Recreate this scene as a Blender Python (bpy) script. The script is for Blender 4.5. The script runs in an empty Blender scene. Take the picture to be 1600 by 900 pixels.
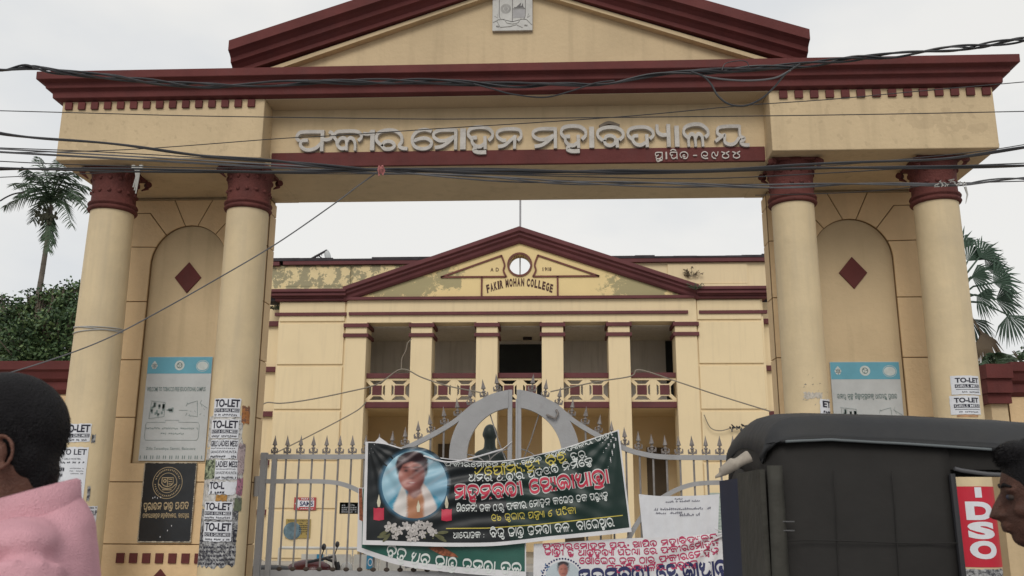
import bpy, bmesh, math, random
from math import sin, cos, pi, radians, sqrt, asin, atan2
from mathutils import Vector, Matrix, noise as mnoise
random.seed(7)
S = bpy.context.scene
COL = S.collection

# ------------------------------------------------------------------ camera
F_PX, PITCH, YAW, ROLL, CAM_Z = 1422.36, .234037, .0473538, .0043388, 1.5
_f = Vector((-sin(YAW)*cos(PITCH), cos(YAW)*cos(PITCH), sin(PITCH)))
_r0 = Vector((cos(YAW), sin(YAW), 0)); _u0 = _r0.cross(_f)
RT = _r0*cos(ROLL) + _u0*sin(ROLL); UP = -_r0*sin(ROLL) + _u0*cos(ROLL)
cam_d = bpy.data.cameras.new('camera'); cam = bpy.data.objects.new('camera', cam_d); COL.objects.link(cam)
cam_d.sensor_width = 36; cam_d.lens = F_PX/1600*36; cam_d.clip_start = .05; cam_d.clip_end = 2000
cam.matrix_world = Matrix(((RT.x, UP.x, -_f.x, 0), (RT.y, UP.y, -_f.y, 0), (RT.z, UP.z, -_f.z, CAM_Z), (0, 0, 0, 1)))
cam_d.dof.use_dof = True; cam_d.dof.focus_distance = 9.0; cam_d.dof.aperture_fstop = 9.0
S.camera = cam
def at(px, py, Y):
    """survey helper: the world point at depth Y that the photograph shows at pixel px, py"""
    d = RT*((px-800)/F_PX) - UP*((py-450)/F_PX) + _f
    q = d*(Y/d.y)
    return Vector((q.x, Y, q.z+CAM_Z))

# ------------------------------------------------------------------ sky, sun, exposure
SUN_EL, SUN_AZ = radians(36), radians(187)      # soft sun behind the camera
w = bpy.data.worlds.new('World'); S.world = w; w.use_nodes = True
wn = w.node_tree; wn.nodes.clear()
def WN(t): return wn.nodes.new(t)
out = WN('ShaderNodeOutputWorld'); bg = WN('ShaderNodeBackground'); sky = WN('ShaderNodeTexSky')
sky.sky_type = 'NISHITA'; sky.sun_disc = False; sky.sun_elevation = SUN_EL; sky.sun_rotation = SUN_AZ; sky.dust_density = 4
tc = WN('ShaderNodeTexCoord'); mp = WN('ShaderNodeMapping'); mp.inputs['Scale'].default_value = (1, 1, 2.2)
nz = WN('ShaderNodeTexNoise'); nz.inputs['Scale'].default_value = 1.7; nz.inputs['Detail'].default_value = 6; nz.inputs['Roughness'].default_value = .5
cr = WN('ShaderNodeValToRGB')
cr.color_ramp.elements[0].position = .34; cr.color_ramp.elements[0].color = (6.7, 7.2, 7.85, 1)
cr.color_ramp.elements[1].position = .62; cr.color_ramp.elements[1].color = (9.7, 9.6, 9.3, 1)
mx = WN('ShaderNodeMix'); mx.data_type = 'RGBA'; mx.inputs[0].default_value = .93
wn.links.new(tc.outputs['Generated'], mp.inputs['Vector']); wn.links.new(mp.outputs[0], nz.inputs['Vector'])
wn.links.new(nz.outputs['Fac'], cr.inputs[0]); wn.links.new(sky.outputs[0], mx.inputs[6]); wn.links.new(cr.outputs[0], mx.inputs[7])
wn.links.new(mx.outputs[2], bg.inputs['Color']); bg.inputs['Strength'].default_value = .075
wn.links.new(bg.outputs[0], out.inputs[0])
sl = bpy.data.lights.new('sun', 'SUN'); sl.energy = 1.1; sl.angle = radians(28); sl.color = (1, .96, .9)
so = bpy.data.objects.new('sun', sl); COL.objects.link(so)
sd = Vector((sin(SUN_AZ)*cos(SUN_EL), cos(SUN_AZ)*cos(SUN_EL), sin(SUN_EL)))
so.rotation_euler = sd.to_track_quat('Z', 'Y').to_euler()
S.view_settings.view_transform = 'Standard'; S.view_settings.look = 'None'; S.view_settings.gamma = 1
S.view_settings.exposure = .3

# ------------------------------------------------------------------ materials
MATS = {}
def mat(name, col, rough=.7, var=.12, scale=3.0, bump=.0, bscale=60, spec=.3, metal=0, dirt=None, dirt_col=(.16, .14, .1), dirt_lo=.55, dirt_hi=.75, dirt_scale=1.2, streak=0, trans=0):
    if name in MATS: return MATS[name]
    m = bpy.data.materials.new(name); m.use_nodes = True; MATS[name] = m
    n = m.node_tree; b = n.nodes['Principled BSDF']; L = n.links.new
    b.inputs['Roughness'].default_value = rough; b.inputs['Metallic'].default_value = metal
    b.inputs['Specular IOR Level'].default_value = spec
    geo = n.nodes.new('ShaderNodeNewGeometry')
    nz = n.nodes.new('ShaderNodeTexNoise'); nz.inputs['Scale'].default_value = scale; nz.inputs['Detail'].default_value = 6; nz.inputs['Roughness'].default_value = .6
    L(geo.outputs['Position'], nz.inputs['Vector'])
    r = n.nodes.new('ShaderNodeValToRGB'); r.color_ramp.elements[0].position = .3; r.color_ramp.elements[1].position = .7
    r.color_ramp.elements[0].color = (*[c*(1-var) for c in col], 1); r.color_ramp.elements[1].color = (*[min(1, c*(1+var*.6)) for c in col], 1)
    L(nz.outputs['Fac'], r.inputs[0]); cur = r.outputs[0]
    if streak:
        mpn = n.nodes.new('ShaderNodeMapping'); mpn.inputs['Scale'].default_value = (9, 9, .7); L(geo.outputs['Position'], mpn.inputs['Vector'])
        s = n.nodes.new('ShaderNodeTexNoise'); s.inputs['Scale'].default_value = 1.0; s.inputs['Detail'].default_value = 5; L(mpn.outputs[0], s.inputs['Vector'])
        sr = n.nodes.new('ShaderNodeValToRGB'); sr.color_ramp.elements[0].position = .52; sr.color_ramp.elements[1].position = .8
        L(s.outputs['Fac'], sr.inputs[0])
        mu = n.nodes.new('ShaderNodeMath'); mu.operation = 'MULTIPLY'; mu.inputs[1].default_value = streak; L(sr.outputs[0], mu.inputs[0])
        x = n.nodes.new('ShaderNodeMix'); x.data_type = 'RGBA'; L(mu.outputs[0], x.inputs[0]); L(cur, x.inputs[6]); x.inputs[7].default_value = (*dirt_col, 1); cur = x.outputs[2]
    if dirt:
        d = n.nodes.new('ShaderNodeTexNoise'); d.inputs['Scale'].default_value = dirt_scale; d.inputs['Detail'].default_value = 9; d.inputs['Roughness'].default_value = .68
        L(geo.outputs['Position'], d.inputs['Vector'])
        dr = n.nodes.new('ShaderNodeValToRGB'); dr.color_ramp.elements[0].position = dirt_lo; dr.color_ramp.elements[1].position = dirt_hi; L(d.outputs['Fac'], dr.inputs[0])
        mu = n.nodes.new('ShaderNodeMath'); mu.operation = 'MULTIPLY'; mu.inputs[1].default_value = dirt; L(dr.outputs[0], mu.inputs[0])
        x = n.nodes.new('ShaderNodeMix'); x.data_type = 'RGBA'; L(mu.outputs[0], x.inputs[0]); L(cur, x.inputs[6]); x.inputs[7].default_value = (*dirt_col, 1); cur = x.outputs[2]
    L(cur, b.inputs['Base Color'])
    if bump:
        bn = n.nodes.new('ShaderNodeTexNoise'); bn.inputs['Scale'].default_value = bscale; bn.inputs['Detail'].default_value = 5; L(geo.outputs['Position'], bn.inputs['Vector'])
        bb = n.nodes.new('ShaderNodeBump'); bb.inputs['Strength'].default_value = bump; bb.inputs['Distance'].default_value = .02
        L(bn.outputs['Fac'], bb.inputs['Height']); L(bb.outputs[0], b.inputs['Normal'])
    return m
CREAM = mat('gate_cream_paint', (.585, .45, .275), .75, .10, 1.3, .25, 25, dirt=.25, dirt_col=(.33, .25, .15), dirt_lo=.55, dirt_hi=.8, dirt_scale=1.6, streak=.38)
CREAMB = mat('gate_cream_block_paint', (.72, .52, .30), .78, .12, 1.9, .3, 30, dirt=.2, dirt_col=(.36, .27, .17), dirt_lo=.56, dirt_hi=.8, dirt_scale=2.2, streak=.15)
CREAMC = mat('gate_column_paint', (.66, .525, .325), .65, .10, 2.3, .15, 25, dirt=.3, dirt_col=(.42, .35, .25), dirt_lo=.48, dirt_hi=.72, dirt_scale=1.3, streak=.42)
JOINT = mat('joint_mortar', (.20, .125, .06), .9, .2)
SOFF = mat('gate_soffit_paint', (.52, .40, .26), .8, .15, 1.0, .2, dirt=.35, dirt_col=(.22, .15, .09), dirt_scale=1.0)
MAROON = mat('gate_maroon_paint', (.128, .036, .033), .75, .22, 2.5, .2, 30, .2, dirt=.3, dirt_col=(.10, .045, .045), dirt_lo=.5, dirt_hi=.7, dirt_scale=3, streak=.3)
MAROONB = mat('building_maroon_paint', (.118, .036, .038), .7, .2, 1.5, .1, dirt=.3, dirt_col=(.07, .04, .045), dirt_scale=2)
CAPM = mat('capital_maroon_paint', (.125, .040, .034), .75, .25, 6, .5, 50, .2, dirt=.4, dirt_col=(.06, .03, .03), dirt_scale=5)
YEL = mat('building_yellow_paint', (.73, .59, .37), .8, .06, .8, .1, 18, dirt=.28, dirt_col=(.50, .40, .26), dirt_lo=.50, dirt_hi=.78, dirt_scale=.8, streak=.34)
YELD = mat('building_yellow_paint_porch', (.78, .61, .37), .8, .08, .8)
GREYW = mat('porch_grey_wall', (.66, .635, .60), .85, .15, .5, streak=.3, dirt_col=(.12, .11, .1))
PEEL = mat('peeling_parapet_plaster', (.70, .57, .32), .85, .1, 2, .4, 12, dirt=.95, dirt_col=(.30, .27, .17), dirt_lo=.485, dirt_hi=.51, dirt_scale=2.6)
DARKC = mat('blackened_coping', (.045, .04, .045), .9, .4, 3)
BLACKV = mat('dark_opening', (.03, .034, .036), .8, .2)
SIGNW = mat('sign_letter_cement', (.52, .49, .45), .7, .12, 9, .3, 60, dirt=.45, dirt_col=(.30, .27, .24), dirt_lo=.5, dirt_hi=.7, dirt_scale=7)
SIGNS = mat('sign_small_letter_white', (.55, .5, .46), .7, .2, 20)
GREYP = mat('gate_grey_enamel', (.33, .33, .335), .42, .10, 5, .1, 60, .5, dirt=.4, dirt_col=(.21, .19, .18), dirt_lo=.55, dirt_hi=.72, dirt_scale=6)
SPEARM = mat('gate_spear_iron', (.22, .195, .18), .5, .35, 25, spec=.5)
RUST = mat('gate_bar_paint', (.25, .235, .225), .55, .3, 9, dirt=.4, dirt_col=(.14, .09, .06), dirt_scale=8)
WIRE = mat('black_cable', (.022, .022, .025), .45, .2, spec=.5)
WIREG = mat('grey_cable', (.13, .13, .135), .5, .3)
WHITEP = mat('white_paper', (.66, .67, .70), .7, .07, 10, .15, 18)
WHITEB = mat('white_vinyl', (.66, .655, .67), .55, .06, 4, .1, 20)
INK = mat('black_ink', (.03, .03, .045), .7, .2)
BLUEINK = mat('navy_ink', (.03, .035, .11), .6, .2)
ASPH = mat('dusty_concrete_road', (.24, .235, .235), .9, .25, 2, .5, 80)
SOIL = mat('campus_ground', (.41, .385, .35), .95, .25, .8, .5, 20)
TEAL = mat('board_header_blue', (.13, .36, .46), .5, .1, 6)
BOARDW = mat('board_face_grey', (.50, .52, .52), .45, .1, 5, spec=.4)
BOARDI = mat('board_faded_print', (.16, .22, .21), .6, .25, 20)
BLACKB = mat('plaque_black_granite', (.018, .02, .023), .3, .3, 6, spec=.5)
GOLD = mat('plaque_gold_lettering', (.42, .33, .20), .5, .2, 30)
BANB = mat('banner_black_vinyl', (.012, .015, .017), .42, .3, 2, spec=.32)
RED = mat('banner_red_print', (.50, .035, .07), .5, .15, 6)
PINKT = mat('banner_crimson_print', (.44, .04, .11), .6, .2, 9)
YELT = mat('banner_yellow_print', (.55, .46, .09), .5, .2, 9)
WHT = mat('banner_white_print', (.66, .69, .67), .5, .12, 9)
GRNB = mat('banner_green_vinyl', (.018, .10, .075), .4, .25, 2, spec=.5)
WOOD = mat('bark', (.13, .105, .08), .9, .3, 6, .5)

def leafmat(name, col):
    m = mat(name, col, .55, .35, 1.2, spec=.35)
    n = m.node_tree; b = n.nodes['Principled BSDF']
    b.inputs['Subsurface Weight'].default_value = 0
    return m
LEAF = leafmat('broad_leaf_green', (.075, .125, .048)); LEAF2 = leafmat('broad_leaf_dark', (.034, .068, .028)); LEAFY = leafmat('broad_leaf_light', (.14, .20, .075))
PALM = leafmat('palm_green', (.05, .085, .045)); PALMD = leafmat('palm_dead_frond', (.12, .085, .05)); PALMF = leafmat('fan_palm_green', (.04, .075, .05))

# ------------------------------------------------------------------ objects
def obj(name, verts, faces, m, parent=None, smooth=False, label=None, kind=None, cat=None, group=None, mats=None, midx=None):
    me = bpy.data.meshes.new(name); me.from_pydata([tuple(v) for v in verts], [], faces)
    for mm in (mats or [m]): me.materials.append(mm)
    if midx: me.polygons.foreach_set('material_index', midx)
    if smooth: me.polygons.foreach_set('use_smooth', [True]*len(me.polygons))
    me.update()
    o = bpy.data.objects.new(name, me); COL.objects.link(o)
    if parent: o.parent = parent; o.matrix_parent_inverse = parent_inv(parent)
    if label: o['label'] = label
    if kind: o['kind'] = kind
    if cat: o['category'] = cat
    if group: o['group'] = group
    return o
def world_of(o):
    m = Matrix.LocRotScale(o.location, o.rotation_euler, o.scale)
    return (world_of(o.parent) @ o.matrix_parent_inverse @ m) if o.parent else m
def parent_inv(p): return world_of(p).inverted()
def thing(name, loc, label, cat, group=None):
    o = bpy.data.objects.new(name, None); o.location = loc; o.empty_display_size = .2; COL.objects.link(o)
    o['label'] = label; o['category'] = cat
    if group: o['group'] = group
    return o
class MB:
    def __init__(s): s.v = []; s.f = []; s.mi = []; s.m = 0
    def add(s, vs, fs):
        b = len(s.v); s.v += [Vector(v) for v in vs]; s.f += [[i+b for i in f] for f in fs]; s.mi += [s.m]*len(fs)
    def box(s, x0, x1, y0, y1, z0, z1):
        s.add([(x0,y0,z0),(x1,y0,z0),(x1,y1,z0),(x0,y1,z0),(x0,y0,z1),(x1,y0,z1),(x1,y1,z1),(x0,y1,z1)],
              [[0,3,2,1],[4,5,6,7],[0,1,5,4],[1,2,6,5],[2,3,7,6],[3,0,4,7]])
    def prism(s, poly, y0, y1):             # polygon in (x,z), extruded along y
        n = len(poly); a = sum(poly[i][0]*poly[(i+1)%n][1]-poly[(i+1)%n][0]*poly[i][1] for i in range(n))
        if a < 0: poly = poly[::-1]
        s.add([(x,y0,z) for x,z in poly]+[(x,y1,z) for x,z in poly],
              [list(range(n)), list(range(2*n-1,n-1,-1))]+[[i,i+n,(i+1)%n+n,(i+1)%n] for i in range(n)])
    def prismx(s, poly, x0, x1):            # polygon in (y,z), extruded along x
        n = len(poly)
        s.add([(x0,y,z) for y,z in poly]+[(x1,y,z) for y,z in poly],
              [list(range(n)), list(range(2*n-1,n-1,-1))]+[[i,i+n,(i+1)%n+n,(i+1)%n] for i in range(n)])
    def lathe(s, prof, cx, cy, n=32, cz=0, caps=True):
        vs = []; fs = []
        for r, z in prof:
            vs += [(cx+r*cos(2*pi*k/n), cy+r*sin(2*pi*k/n), cz+z) for k in range(n)]
        for j in range(len(prof)-1):
            for k in range(n):
                fs.append([j*n+k, j*n+(k+1)%n, (j+1)*n+(k+1)%n, (j+1)*n+k])
        if caps: fs += [list(range(n))[::-1], list(range((len(prof)-1)*n, len(prof)*n))]
        s.add(vs, fs)
    def tube(s, pts, r, n=6, caps=True):
        pts = [Vector(p) for p in pts]; rs = r if isinstance(r, (list, tuple)) else [r]*len(pts)
        vs = []; fs = []; ref = None
        for i, p in enumerate(pts):
            t = (pts[min(i+1, len(pts)-1)]-pts[max(i-1, 0)])
            t = t.normalized() if t.length > 1e-9 else Vector((0,0,1))
            if ref is None: ref = t.orthogonal().normalized()
            ref = (ref - t*ref.dot(t)); ref = ref.normalized() if ref.length > 1e-6 else t.orthogonal().normalized()
            b = t.cross(ref)
            vs += [p + (ref*cos(2*pi*k/n)+b*sin(2*pi*k/n))*rs[i] for k in range(n)]
        for j in range(len(pts)-1):
            for k in range(n): fs.append([j*n+k, j*n+(k+1)%n, (j+1)*n+(k+1)%n, (j+1)*n+k])
        if caps: fs += [list(range(n))[::-1], list(range((len(pts)-1)*n, len(pts)*n))]
        s.add(vs, fs)
    def ell(s, c, r, nu=16, nv=10, rot=None):
        c = Vector(c); vs = [Vector((0,0,r[2]))]; fs = []
        for j in range(1, nv):
            a = pi*j/nv; vs += [Vector((r[0]*sin(a)*cos(2*pi*k/nu), r[1]*sin(a)*sin(2*pi*k/nu), r[2]*cos(a))) for k in range(nu)]
        vs.append(Vector((0,0,-r[2])))
        for k in range(nu): fs.append([0, 1+k, 1+(k+1)%nu])
        for j in range(nv-2):
            for k in range(nu): fs.append([1+j*nu+k, 1+(j+1)*nu+k, 1+(j+1)*nu+(k+1)%nu, 1+j*nu+(k+1)%nu])
        e = len(vs)-1
        for k in range(nu): fs.append([e, 1+(nv-2)*nu+(k+1)%nu, 1+(nv-2)*nu+k])
        if rot: vs = [rot @ v for v in vs]
        s.add([v+c for v in vs], fs)
    def build(s, name, m, parent=None, **k):
        if isinstance(m, (list, tuple)): return obj(name, s.v, s.f, None, parent, mats=list(m), midx=s.mi, **k)
        return obj(name, s.v, s.f, m, parent, **k)
def catmull(pts, n=6):
    P = [Vector((*p, 0)) if len(p) == 2 else Vector(p) for p in pts]
    if len(P) < 3: return P
    out = []
    for i in range(len(P)-1):
        p0 = P[max(i-1, 0)]; p1 = P[i]; p2 = P[i+1]; p3 = P[min(i+2, len(P)-1)]
        for k in range(n):
            t = k/n
            out.append(.5*((2*p1)+(p2-p0)*t+(2*p0-5*p1+4*p2-p3)*t*t+(3*p1-p0-3*p2+p3)*t**3))
    out.append(P[-1]); return out
def copy_tree(o, parent=None):
    c = o.copy(); COL.objects.link(c)
    if parent: c.parent = parent
    for ch in [q for q in bpy.data.objects if q.parent == o]: copy_tree(ch, c)
    return c

# ------------------------------------------------------------------ Odia letters as brush strokes (x right, y down, body 0..100)
G = {
 'ଫ': (172, [[(20,50),(8,34),(18,12),(45,6),(132,7)], [(58,48),(34,50),(27,70),(45,90),(70,95),(100,86),(124,62)], [(127,6),(127,100)], [(160,8),(174,18),(168,38),(152,46),(132,45)]]),
 'କ': (150, [[(18,48),(6,30),(16,11),(42,6),(108,6),(138,18),(144,36),(130,52)], [(20,52),(26,75),(45,90),(66,88)], [(24,66),(36,44),(54,39),(68,50),(72,98)], [(72,56),(84,40),(102,44),(113,65),(114,99)]]),
 'ର': (140, [[(26,74),(6,50),(12,18),(48,3),(86,6),(114,28),(119,58),(108,80),(122,92),(142,95)], [(30,78),(45,60),(72,60),(87,78),(74,94),(46,95),(30,78)]]),
 'ମ': (130, [[(112,7),(45,6),(10,18),(8,40),(34,57),(58,58)], [(106,40),(84,62),(50,85),(16,92)], [(104,40),(70,56),(52,59)], [(114,3),(114,100)]]),
 'ହ': (136, [[(26,56),(6,36),(14,12),(48,3),(94,6),(122,24),(124,46),(108,62)], [(46,50),(28,52),(26,70),(42,87),(66,90),(88,76)], [(88,46),(90,100)], [(46,92),(34,106),(56,116),(92,116)]]),
 'ନ': (136, [[(112,60),(127,42),(122,14),(95,5),(40,6),(9,18),(8,42),(34,60),(50,60)], [(98,42),(72,62),(45,84),(14,91)], [(96,40),(94,100)]]),
 'ବ': (136, [[(28,66),(6,44),(10,18),(46,3),(92,4),(122,22),(127,46),(110,64)], [(36,68),(46,48),(68,44),(88,56),(86,80),(66,92),(44,86),(36,68)], [(97,60),(98,100)]]),
 'ଦ': (136, [[(28,64),(6,42),(12,16),(46,4),(94,5),(122,22),(127,44),(112,60)], [(52,46),(34,48),(28,66),(42,86),(66,92),(92,78)], [(96,42),(97,100)]]),
 'ଳ': (138, [[(26,62),(6,42),(12,16),(48,3),(90,4),(120,24),(126,46),(112,60)], [(28,100),(28,66),(38,48),(52,48),(60,62),(62,100)], [(62,66),(72,48),(86,48),(96,62),(98,100)]]),
 'ୟ': (168, [[(34,52),(14,38),(20,12),(58,5),(124,5)], [(4,76),(28,58),(50,47),(48,66),(50,84),(72,94),(98,88),(120,62)], [(126,3),(127,52),(148,66),(128,84),(142,96),(168,98)]]),
 'ତ': (128, [[(28,86),(6,60),(8,24),(44,4),(88,8),(116,36),(112,72),(88,94),(52,94)], [(70,46),(50,46),(44,62),(58,74),(76,66)]]),
 'ପ': (124, [[(22,48),(8,32),(16,11),(44,6),(108,7)], [(46,46),(28,50),(26,72),(46,92),(78,90),(108,70)], [(112,4),(112,100)]]),
 'ସ': (124, [[(56,40),(28,54),(8,36),(14,12),(46,5),(108,7)], [(22,60),(16,80),(40,95),(80,88),(108,60)], [(112,4),(112,100)]]),
 'ଅ': (128, [[(12,6),(30,16),(34,40),(14,62),(18,86),(52,97),(86,86),(112,58)], [(58,6),(60,40),(34,40)], [(115,3),(115,100)]]),
 'ଗ': (126, [[(34,94),(8,66),(10,22),(48,4),(84,16),(86,46),(60,58),(42,46)], [(34,94),(70,94),(108,70)], [(113,3),(113,100)]]),
 'ଶ': (126, [[(40,56),(10,48),(12,12),(50,4),(84,14),(84,44),(56,58),(24,72),(36,95),(76,92),(108,66)], [(113,3),(113,100)]]),
 'ଷ': (124, [[(22,48),(8,32),(16,11),(44,6),(108,7)], [(46,46),(28,50),(26,72),(46,92),(78,90),(108,70)], [(50,62),(80,52)], [(112,4),(112,100)]]),
 'ଭ': (136, [[(34,94),(8,64),(8,24),(48,3),(92,6),(122,36),(122,74),(100,96)], [(34,66),(48,48),(66,58),(62,86),(40,90)], [(66,62),(82,50),(96,66),(90,88)]]),
 'ଯ': (126, [[(58,8),(44,38),(18,44),(8,24),(26,6)], [(44,42),(24,64),(36,92),(74,92),(108,64)], [(113,3),(113,100)]]),
 'ଛ': (132, [[(22,66),(6,40),(14,12),(50,3),(92,6),(120,30),(118,58),(92,62)], [(30,60),(24,84),(48,96),(88,94),(98,78),(78,66),(50,74)]]),
 'ଚ': (126, [[(22,66),(6,40),(14,12),(50,3),(92,6),(116,30),(112,60)], [(22,66),(44,92),(86,96),(100,78),(74,66),(50,74)]]),
 'ଜ': (132, [[(22,62),(6,40),(14,12),(50,3),(92,6),(120,30),(112,60)], [(18,78),(40,96),(86,96),(104,76),(84,58),(58,66),(62,84)]]),
 'ଠ': (112, [[(56,4),(92,16),(104,50),(92,84),(56,96),(20,84),(8,50),(20,16),(56,4)]]),
 'ଲ': (138, [[(24,70),(6,44),(12,16),(48,3),(90,4),(122,26),(124,60),(112,96)], [(24,70),(40,92),(60,80),(62,52)], [(62,80),(80,94),(92,78),(88,56)]]),
 'ଣ': (126, [[(14,96),(8,50),(16,14),(46,4),(72,18),(70,58),(48,66)], [(70,58),(92,80),(112,66)], [(113,3),(113,100)]]),
 'ଘ': (126, [[(24,6),(8,28),(26,48),(52,44)], [(40,46),(20,68),(42,92),(78,90),(108,68)], [(112,3),(112,100)], [(60,10),(88,8),(110,7)]]),
 'ଟ': (118, [[(40,60),(10,44),(14,14),(50,4),(88,10),(108,30)], [(34,58),(24,84),(54,97),(92,88),(98,68)]]),
 'ଇ': (132, [[(22,62),(6,40),(14,12),(50,3),(92,6),(120,30),(112,62)], [(30,66),(48,92),(80,80),(76,56)], [(80,80),(104,96),(118,90)]]),
 'ଥ': (124, [[(30,90),(8,60),(12,20),(50,5),(108,8)], [(50,50),(32,60),(42,86),(80,88),(108,66)], [(112,4),(112,100)]]),
 'ଖ': (126, [[(24,50),(8,30),(24,6),(54,12),(56,40)], [(30,60),(30,88),(66,96),(108,66)], [(112,3),(112,100)]]),
 'ଙ': (130, [[(20,60),(8,30),(30,5),(80,4),(112,24)], [(24,96),(24,62),(52,50),(72,66),(56,90),(90,96),(116,70)]]),
 'ଧ': (124, [[(20,14),(10,48),(30,90),(74,90),(108,64)], [(112,4),(112,100)], [(42,8),(70,14)]]),
 'ୱ': (120, [[(56,50),(90,56),(90,86),(56,96),(26,84),(26,62),(56,50)]]),
 '୧': (112, [[(100,96),(50,96),(10,70),(12,26),(52,3),(94,20),(96,52),(64,64),(34,54)]]),
 '୯': (112, [[(66,100),(30,92),(6,60),(20,20),(44,18),(66,60),(92,56),(104,4)]]),
 '୪': (112, [[(2,8),(40,22),(92,50),(96,82),(54,98),(14,82),(18,50),(70,22),(108,4)]]),
 '୫': (108, [[(12,4),(14,44),(60,40),(92,60),(74,92),(26,94),(16,74),(50,66)]]),
 '୬': (112, [[(104,6),(40,24),(10,60),(30,94),(76,92),(88,62),(56,48),(30,62)]]),
 ',': (50, [[(22,88),(26,104)]]), '.': (50, [[(22,90),(26,98)]]), ':': (50, [[(25,40),(25,50)], [(25,84),(25,94)]]), '-': (90, [[(10,54),(78,54)]]),
 '√': (110, [[(6,60),(30,88),(104,10)], [(10,20),(20,28)]]),
}
def odia_layout(text):
    """returns list of (strokes, code) in layout units, and the total width"""
    items = []; x = 0; i = 0; cl = []
    while i < len(text):
        c = text[i]; j = i+1; subs = []; marks = []
        while j < len(text):
            if text[j] == '୍' and j+1 < len(text) and text[j+1] in G: subs.append(text[j+1]); j += 2
            elif text[j] in 'ାିୀୁୂେୋୌଂ୍': marks.append(text[j]); j += 1
            else: break
        cl.append((c, subs, marks)); i = j
    def put(strokes, ox, sx=1, oy=0, sc=1):
        items.append([[(ox+p[0]*sx, oy+p[1]*sc) for p in st] for st in strokes])
    E = [[(92,12),(60,4),(26,16),(8,48),(20,84),(54,96),(86,86),(94,64),(70,46),(34,50)]]
    for c, subs, marks in cl:
        if c == ' ': x += 62; continue
        if c == 'ଆ': c = 'ଅ'; marks = ['ା']+marks
        if c not in G: x += 60; continue
        if any(m in 'େୋୌ' for m in marks): put(E, x); x += 114
        wd, st = G[c]; put(st, x); x0 = x; x += wd+12
        for s in subs:
            if s in 'ୟ' : put([[(0,10),(4,40),(22,52),(42,50)], [(48,4),(48,100)]], x); x += 68
            elif s == 'ର': put([[(12,116),(60,122),(96,112)]], x0)
            else: put(G[s][1], x0+30, .55, 82, .45)
        for m in marks:
            if m in 'ାୋୌ': put([[(10,2),(10,100)]], x); x += 34
            if m == 'ୀ': put([[(0,14),(18,18),(34,5)], [(35,3),(35,100)]], x); x += 60
            if m == 'ି': put([[(x0*0+18,-4),(60,-22),(104,-8)]], x0)
            if m in 'ୁୂ': put([[(wd-20,98),(wd-8,114),(wd-34,126),(wd-60,116)]], x0)
            if m == 'ଂ': put([[(6,60),(16,50),(24,60),(16,70),(6,60)]], x); x += 36
            if m == 'ୌ': put([[(-60,-18),(-30,-10),(-14,-24)]], x)
    return items, x
def ribbon(pts, w, n=5, taper=None):
    """2-D brush stroke -> vertices, quads"""
    c = catmull(pts, n) if len(pts) > 2 else [Vector((*p, 0)) for p in pts]
    vs = []; fs = []; m = len(c)
    for i, p in enumerate(c):
        t = c[min(i+1, m-1)]-c[max(i-1, 0)]; t = t.normalized() if t.length > 0 else Vector((1,0,0))
        nn = Vector((-t.y, t.x, 0)); ww = w/2
        if len(pts) > 2:
            ww *= (.78+.34*abs(t.x)) if taper else 1
        q = p
        if i == 0: q = p-t*w*.18
        if i == m-1: q = p+t*w*.18
        vs += [q+nn*ww, q-nn*ww]
    for i in range(m-1): fs.append([2*i, 2*i+1, 2*i+3, 2*i+2])
    return vs, fs

def baseline(pts):
    """arc-length parametrised polyline of 2-D world (x,z) points -> function(u01) -> pos, tangent"""
    c = catmull(pts, 10) if len(pts) > 2 else [Vector((*p, 0)) for p in pts]
    L = [0]
    for i in range(1, len(c)): L.append(L[-1]+(c[i]-c[i-1]).length)
    T = L[-1]
    def f(u):
        s = u*T
        for i in range(1, len(c)):
            if L[i] >= s or i == len(c)-1:
                d = c[i]-c[i-1]; k = (s-L[i-1])/max(1e-9, L[i]-L[i-1]); return c[i-1]+d*k, d.normalized()
    return f, T
def odia_on(mb, text, base_pts, height, surf, w=15, off=.003, clip=None):
    """paint Odia text along a baseline (world x,z) on a surface y = surf(x,z)"""
    items, W = odia_layout(text); f, T = baseline(base_pts)
    k = 0
    for strokes in items:
        for st in strokes:
            vs, fs = ribbon(st, w, 4, True); out = []; k += 1
            for v in vs:
                p, t = f(min(1, max(0, v.x/W))); nrm = Vector((-t.y, t.x, 0))
                q = p + nrm*((100-v.y)/100*height)
                out.append((q.x, surf(q.x, q.y)-off-.00025*(k % 5), q.y))
            mb.add(out, fs)

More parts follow.
